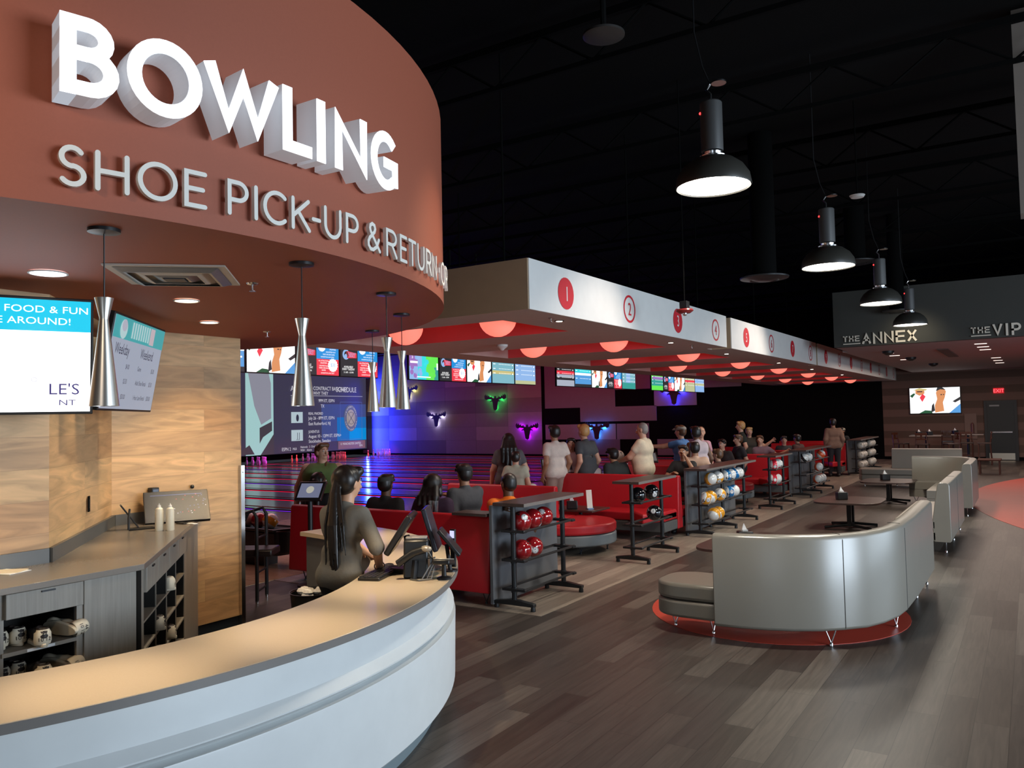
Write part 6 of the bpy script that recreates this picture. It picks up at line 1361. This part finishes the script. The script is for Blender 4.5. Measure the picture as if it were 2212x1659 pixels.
# ------------------------------------------------------------------ register station on the counter
Z = .9216
def rotm(yaw_, pitch_=0): return Matrix.Rotation(yaw_, 4, 'Z') @ Matrix.Rotation(pitch_, 4, 'X')
t = thing('register_monitor', 'black touch monitor leaning back on its stand, facing the employee', 'monitor', (-3.60, 4.19, Z))
ry = math.atan2(.84, -.54)  # local x runs away from the camera
yw = ry + pi
q = MB(); q.X = Matrix.Translation((-.03, -.02, .27)) @ rotm(math.atan2(-.84, .54), rad(-33)); q.box(-.17, .17, -.02, .022, -.15, .15); obj('screen_housing', q, blackpl, t, bevel=.012, seg=3)
q = MB(); q.X = Matrix.Translation((-.03, -.02, .27)) @ rotm(math.atan2(-.84, .54), rad(-33)); q.X = q.X @ Matrix.Translation((0, -.0215, 0)); q.rect(-.15, .15, -.12, .12, 0); obj('display', q, em((.06, .07, .1), .6), t, smooth=False)
q = MB(); q.prism([(-.09, -.07), (.1, -.09), (.12, .07), (-.07, .1)], 0, .035); q.tube([(.03, 0, .03), (.03, 0, .14), (-.0, -.0, .25)], .035, 12, r2=.022); obj('stand', q, blackpl, t, bevel=.006)
t = thing('register_monitor', 'second black monitor standing back to back, leaning to the right', 'monitor', (-3.55, 4.36, Z)); q = MB(); q.X = Matrix.Translation((.02, .02, .28)) @ rotm(math.atan2(.84, -.54), rad(-16)); q.box(-.15, .15, -.015, .02, -.15, .15); obj('screen_housing', q, mat('plastic_slate', (.035, .035, .05), .3), t, bevel=.01, seg=3)
q = MB(); q.tube([(0, 0, .01), (0, 0, .2)], .03, 12); q.lathe([(.09, 0), (.09, .012)], 20); obj('stand', q, blackpl, t)
t = thing('receipt_printer', 'black wedge shaped printer body with cables between the monitors', 'printer', (-3.44, 4.12, Z), rad(33)); q = MB(); q.add([(x, y, z) for x in (-.09, .07) for y, z in ((-.09, 0), (.09, 0), (.05, .2), (.0, .26), (-.05, .24))], [(0, 1, 2, 3, 4), (9, 8, 7, 6, 5), (0, 5, 6, 1), (1, 6, 7, 2), (2, 7, 8, 3), (3, 8, 9, 4), (4, 9, 5, 0)]); obj('body', q, blackpl, t, bevel=.012, smooth=True)
obj('lid', MB().box(-.08, .06, -.03, .04, .245, .262), mat('lid_grey', (.3, .28, .27), .3), t, bevel=.006); q = MB()
for k_ in range(3): q.tube([(.06, -.04, .18 - .03 * k_), (.12, -.1, .1 + .02 * k_), (.1 - .03 * k_, -.15, .01), (.02, -.17, .006), (-.04, -.13, .006)], .0045, 6)
obj('cable', q, mat('cable_grey', (.1, .1, .1), .4), t)
t = thing('customer_display', 'slim black slanted display facing the customer side', 'monitor', (-3.36, 4.36, Z)); q = MB(); q.X = Matrix.Translation((.0, 0, .2)) @ rotm(math.atan2(.84, -.54), rad(-40)); q.box(-.1, .1, -.012, .012, -.11, .11); obj('display', q, blackpl, t, bevel=.006); q = MB(); q.tube([(0, 0, 0), (-.03, 0, .18)], .014, 10).lathe([(.05, 0), (.05, .01)], 18); obj('stand', q, blackpl, t)
t = thing('card_reader', 'silver topped card reader on a round black pedestal', 'card reader', (-3.235, 4.13, Z), rad(25)); q = MB().lathe([(.05, 0), (.045, .01), (.016, .02), (.014, .09)], 22); obj('pedestal', q, blackpl, t)
q = MB(); q.X = Matrix.Translation((0, 0, .11)) @ Matrix.Rotation(rad(-10), 4, 'X'); q.box(-.055, .055, -.09, .09, -.02, .012); obj('body', q, blackpl, t, bevel=.008)
q = MB(); q.X = Matrix.Translation((0, 0, .11)) @ Matrix.Rotation(rad(-10), 4, 'X'); q.box(-.05, .05, -.085, .085, .0122, .02); obj('cover', q, mat('silver_plastic', (.4, .38, .34), .3, .4), t, bevel=.005)
t = thing('barcode_scanner', 'grey headed scanner lying over the printer', 'scanner', (-3.40, 4.02, Z)); q = MB().tube([(0, 0, .004), (0, .02, .12)], .02, 10); obj('holder', q, blackpl, t); q = MB().tube([(-.09, -.05, .1), (.0, .0, .17), (.06, .04, .19)], .024, 12); obj('handle', q, blackpl, t); q = MB().ball((.07, .045, .195), .036, 16, sc=(1.2, .9, .6)); obj('head', q, mat('scanner_grey', (.35, .31, .26), .3, .3), t)
t = thing('keyboard', 'black keyboard angled at the inner edge of the counter', 'keyboard', (-3.70, 4.05, Z), math.atan2(.58, -.2)); q = MB().box(-.22, .22, -.075, .075, .0, .02); obj('body', q, blackpl, t, bevel=.004); q = MB()
for i in range(14):
    for j in range(5): q.box(-.21 + .03 * i, -.185 + .03 * i, -.068 + .028 * j, -.045 + .028 * j, .02, .027)
obj('keys', q, mat('key_dark', (.03, .03, .032), .5), t)
t = thing('computer_mouse', 'small black mouse beyond the keyboard', 'mouse', (-3.84, 4.27, Z)); obj('body', MB().ball((0, 0, .014), .03, 16, sc=(1, 1.6, .5)), blackpl, t)
t = thing('small_phone', 'small bright device clipped behind the monitors', 'phone', (-3.44, 4.50, Z)); obj('body', MB().box(-.02, .02, -.01, .01, .0, .26), blackpl, t, bevel=.003); obj('screen', MB().box(-.018, .018, -.014, -.0105, .2, .25), em((.6, .6, 1), 1.2), t)
# keep every label within sixteen words by dropping articles
for o in bpy.data.objects:
    l_ = o.get('label')
    while l_ and len(l_.split()) > 16:
        w_ = l_.split(); c_ = [i for i, x in enumerate(w_) if x in ('the', 'a', 'an') and i]
        if not c_: break
        del w_[c_[-1]]; l_ = ' '.join(w_); o['label'] = l_
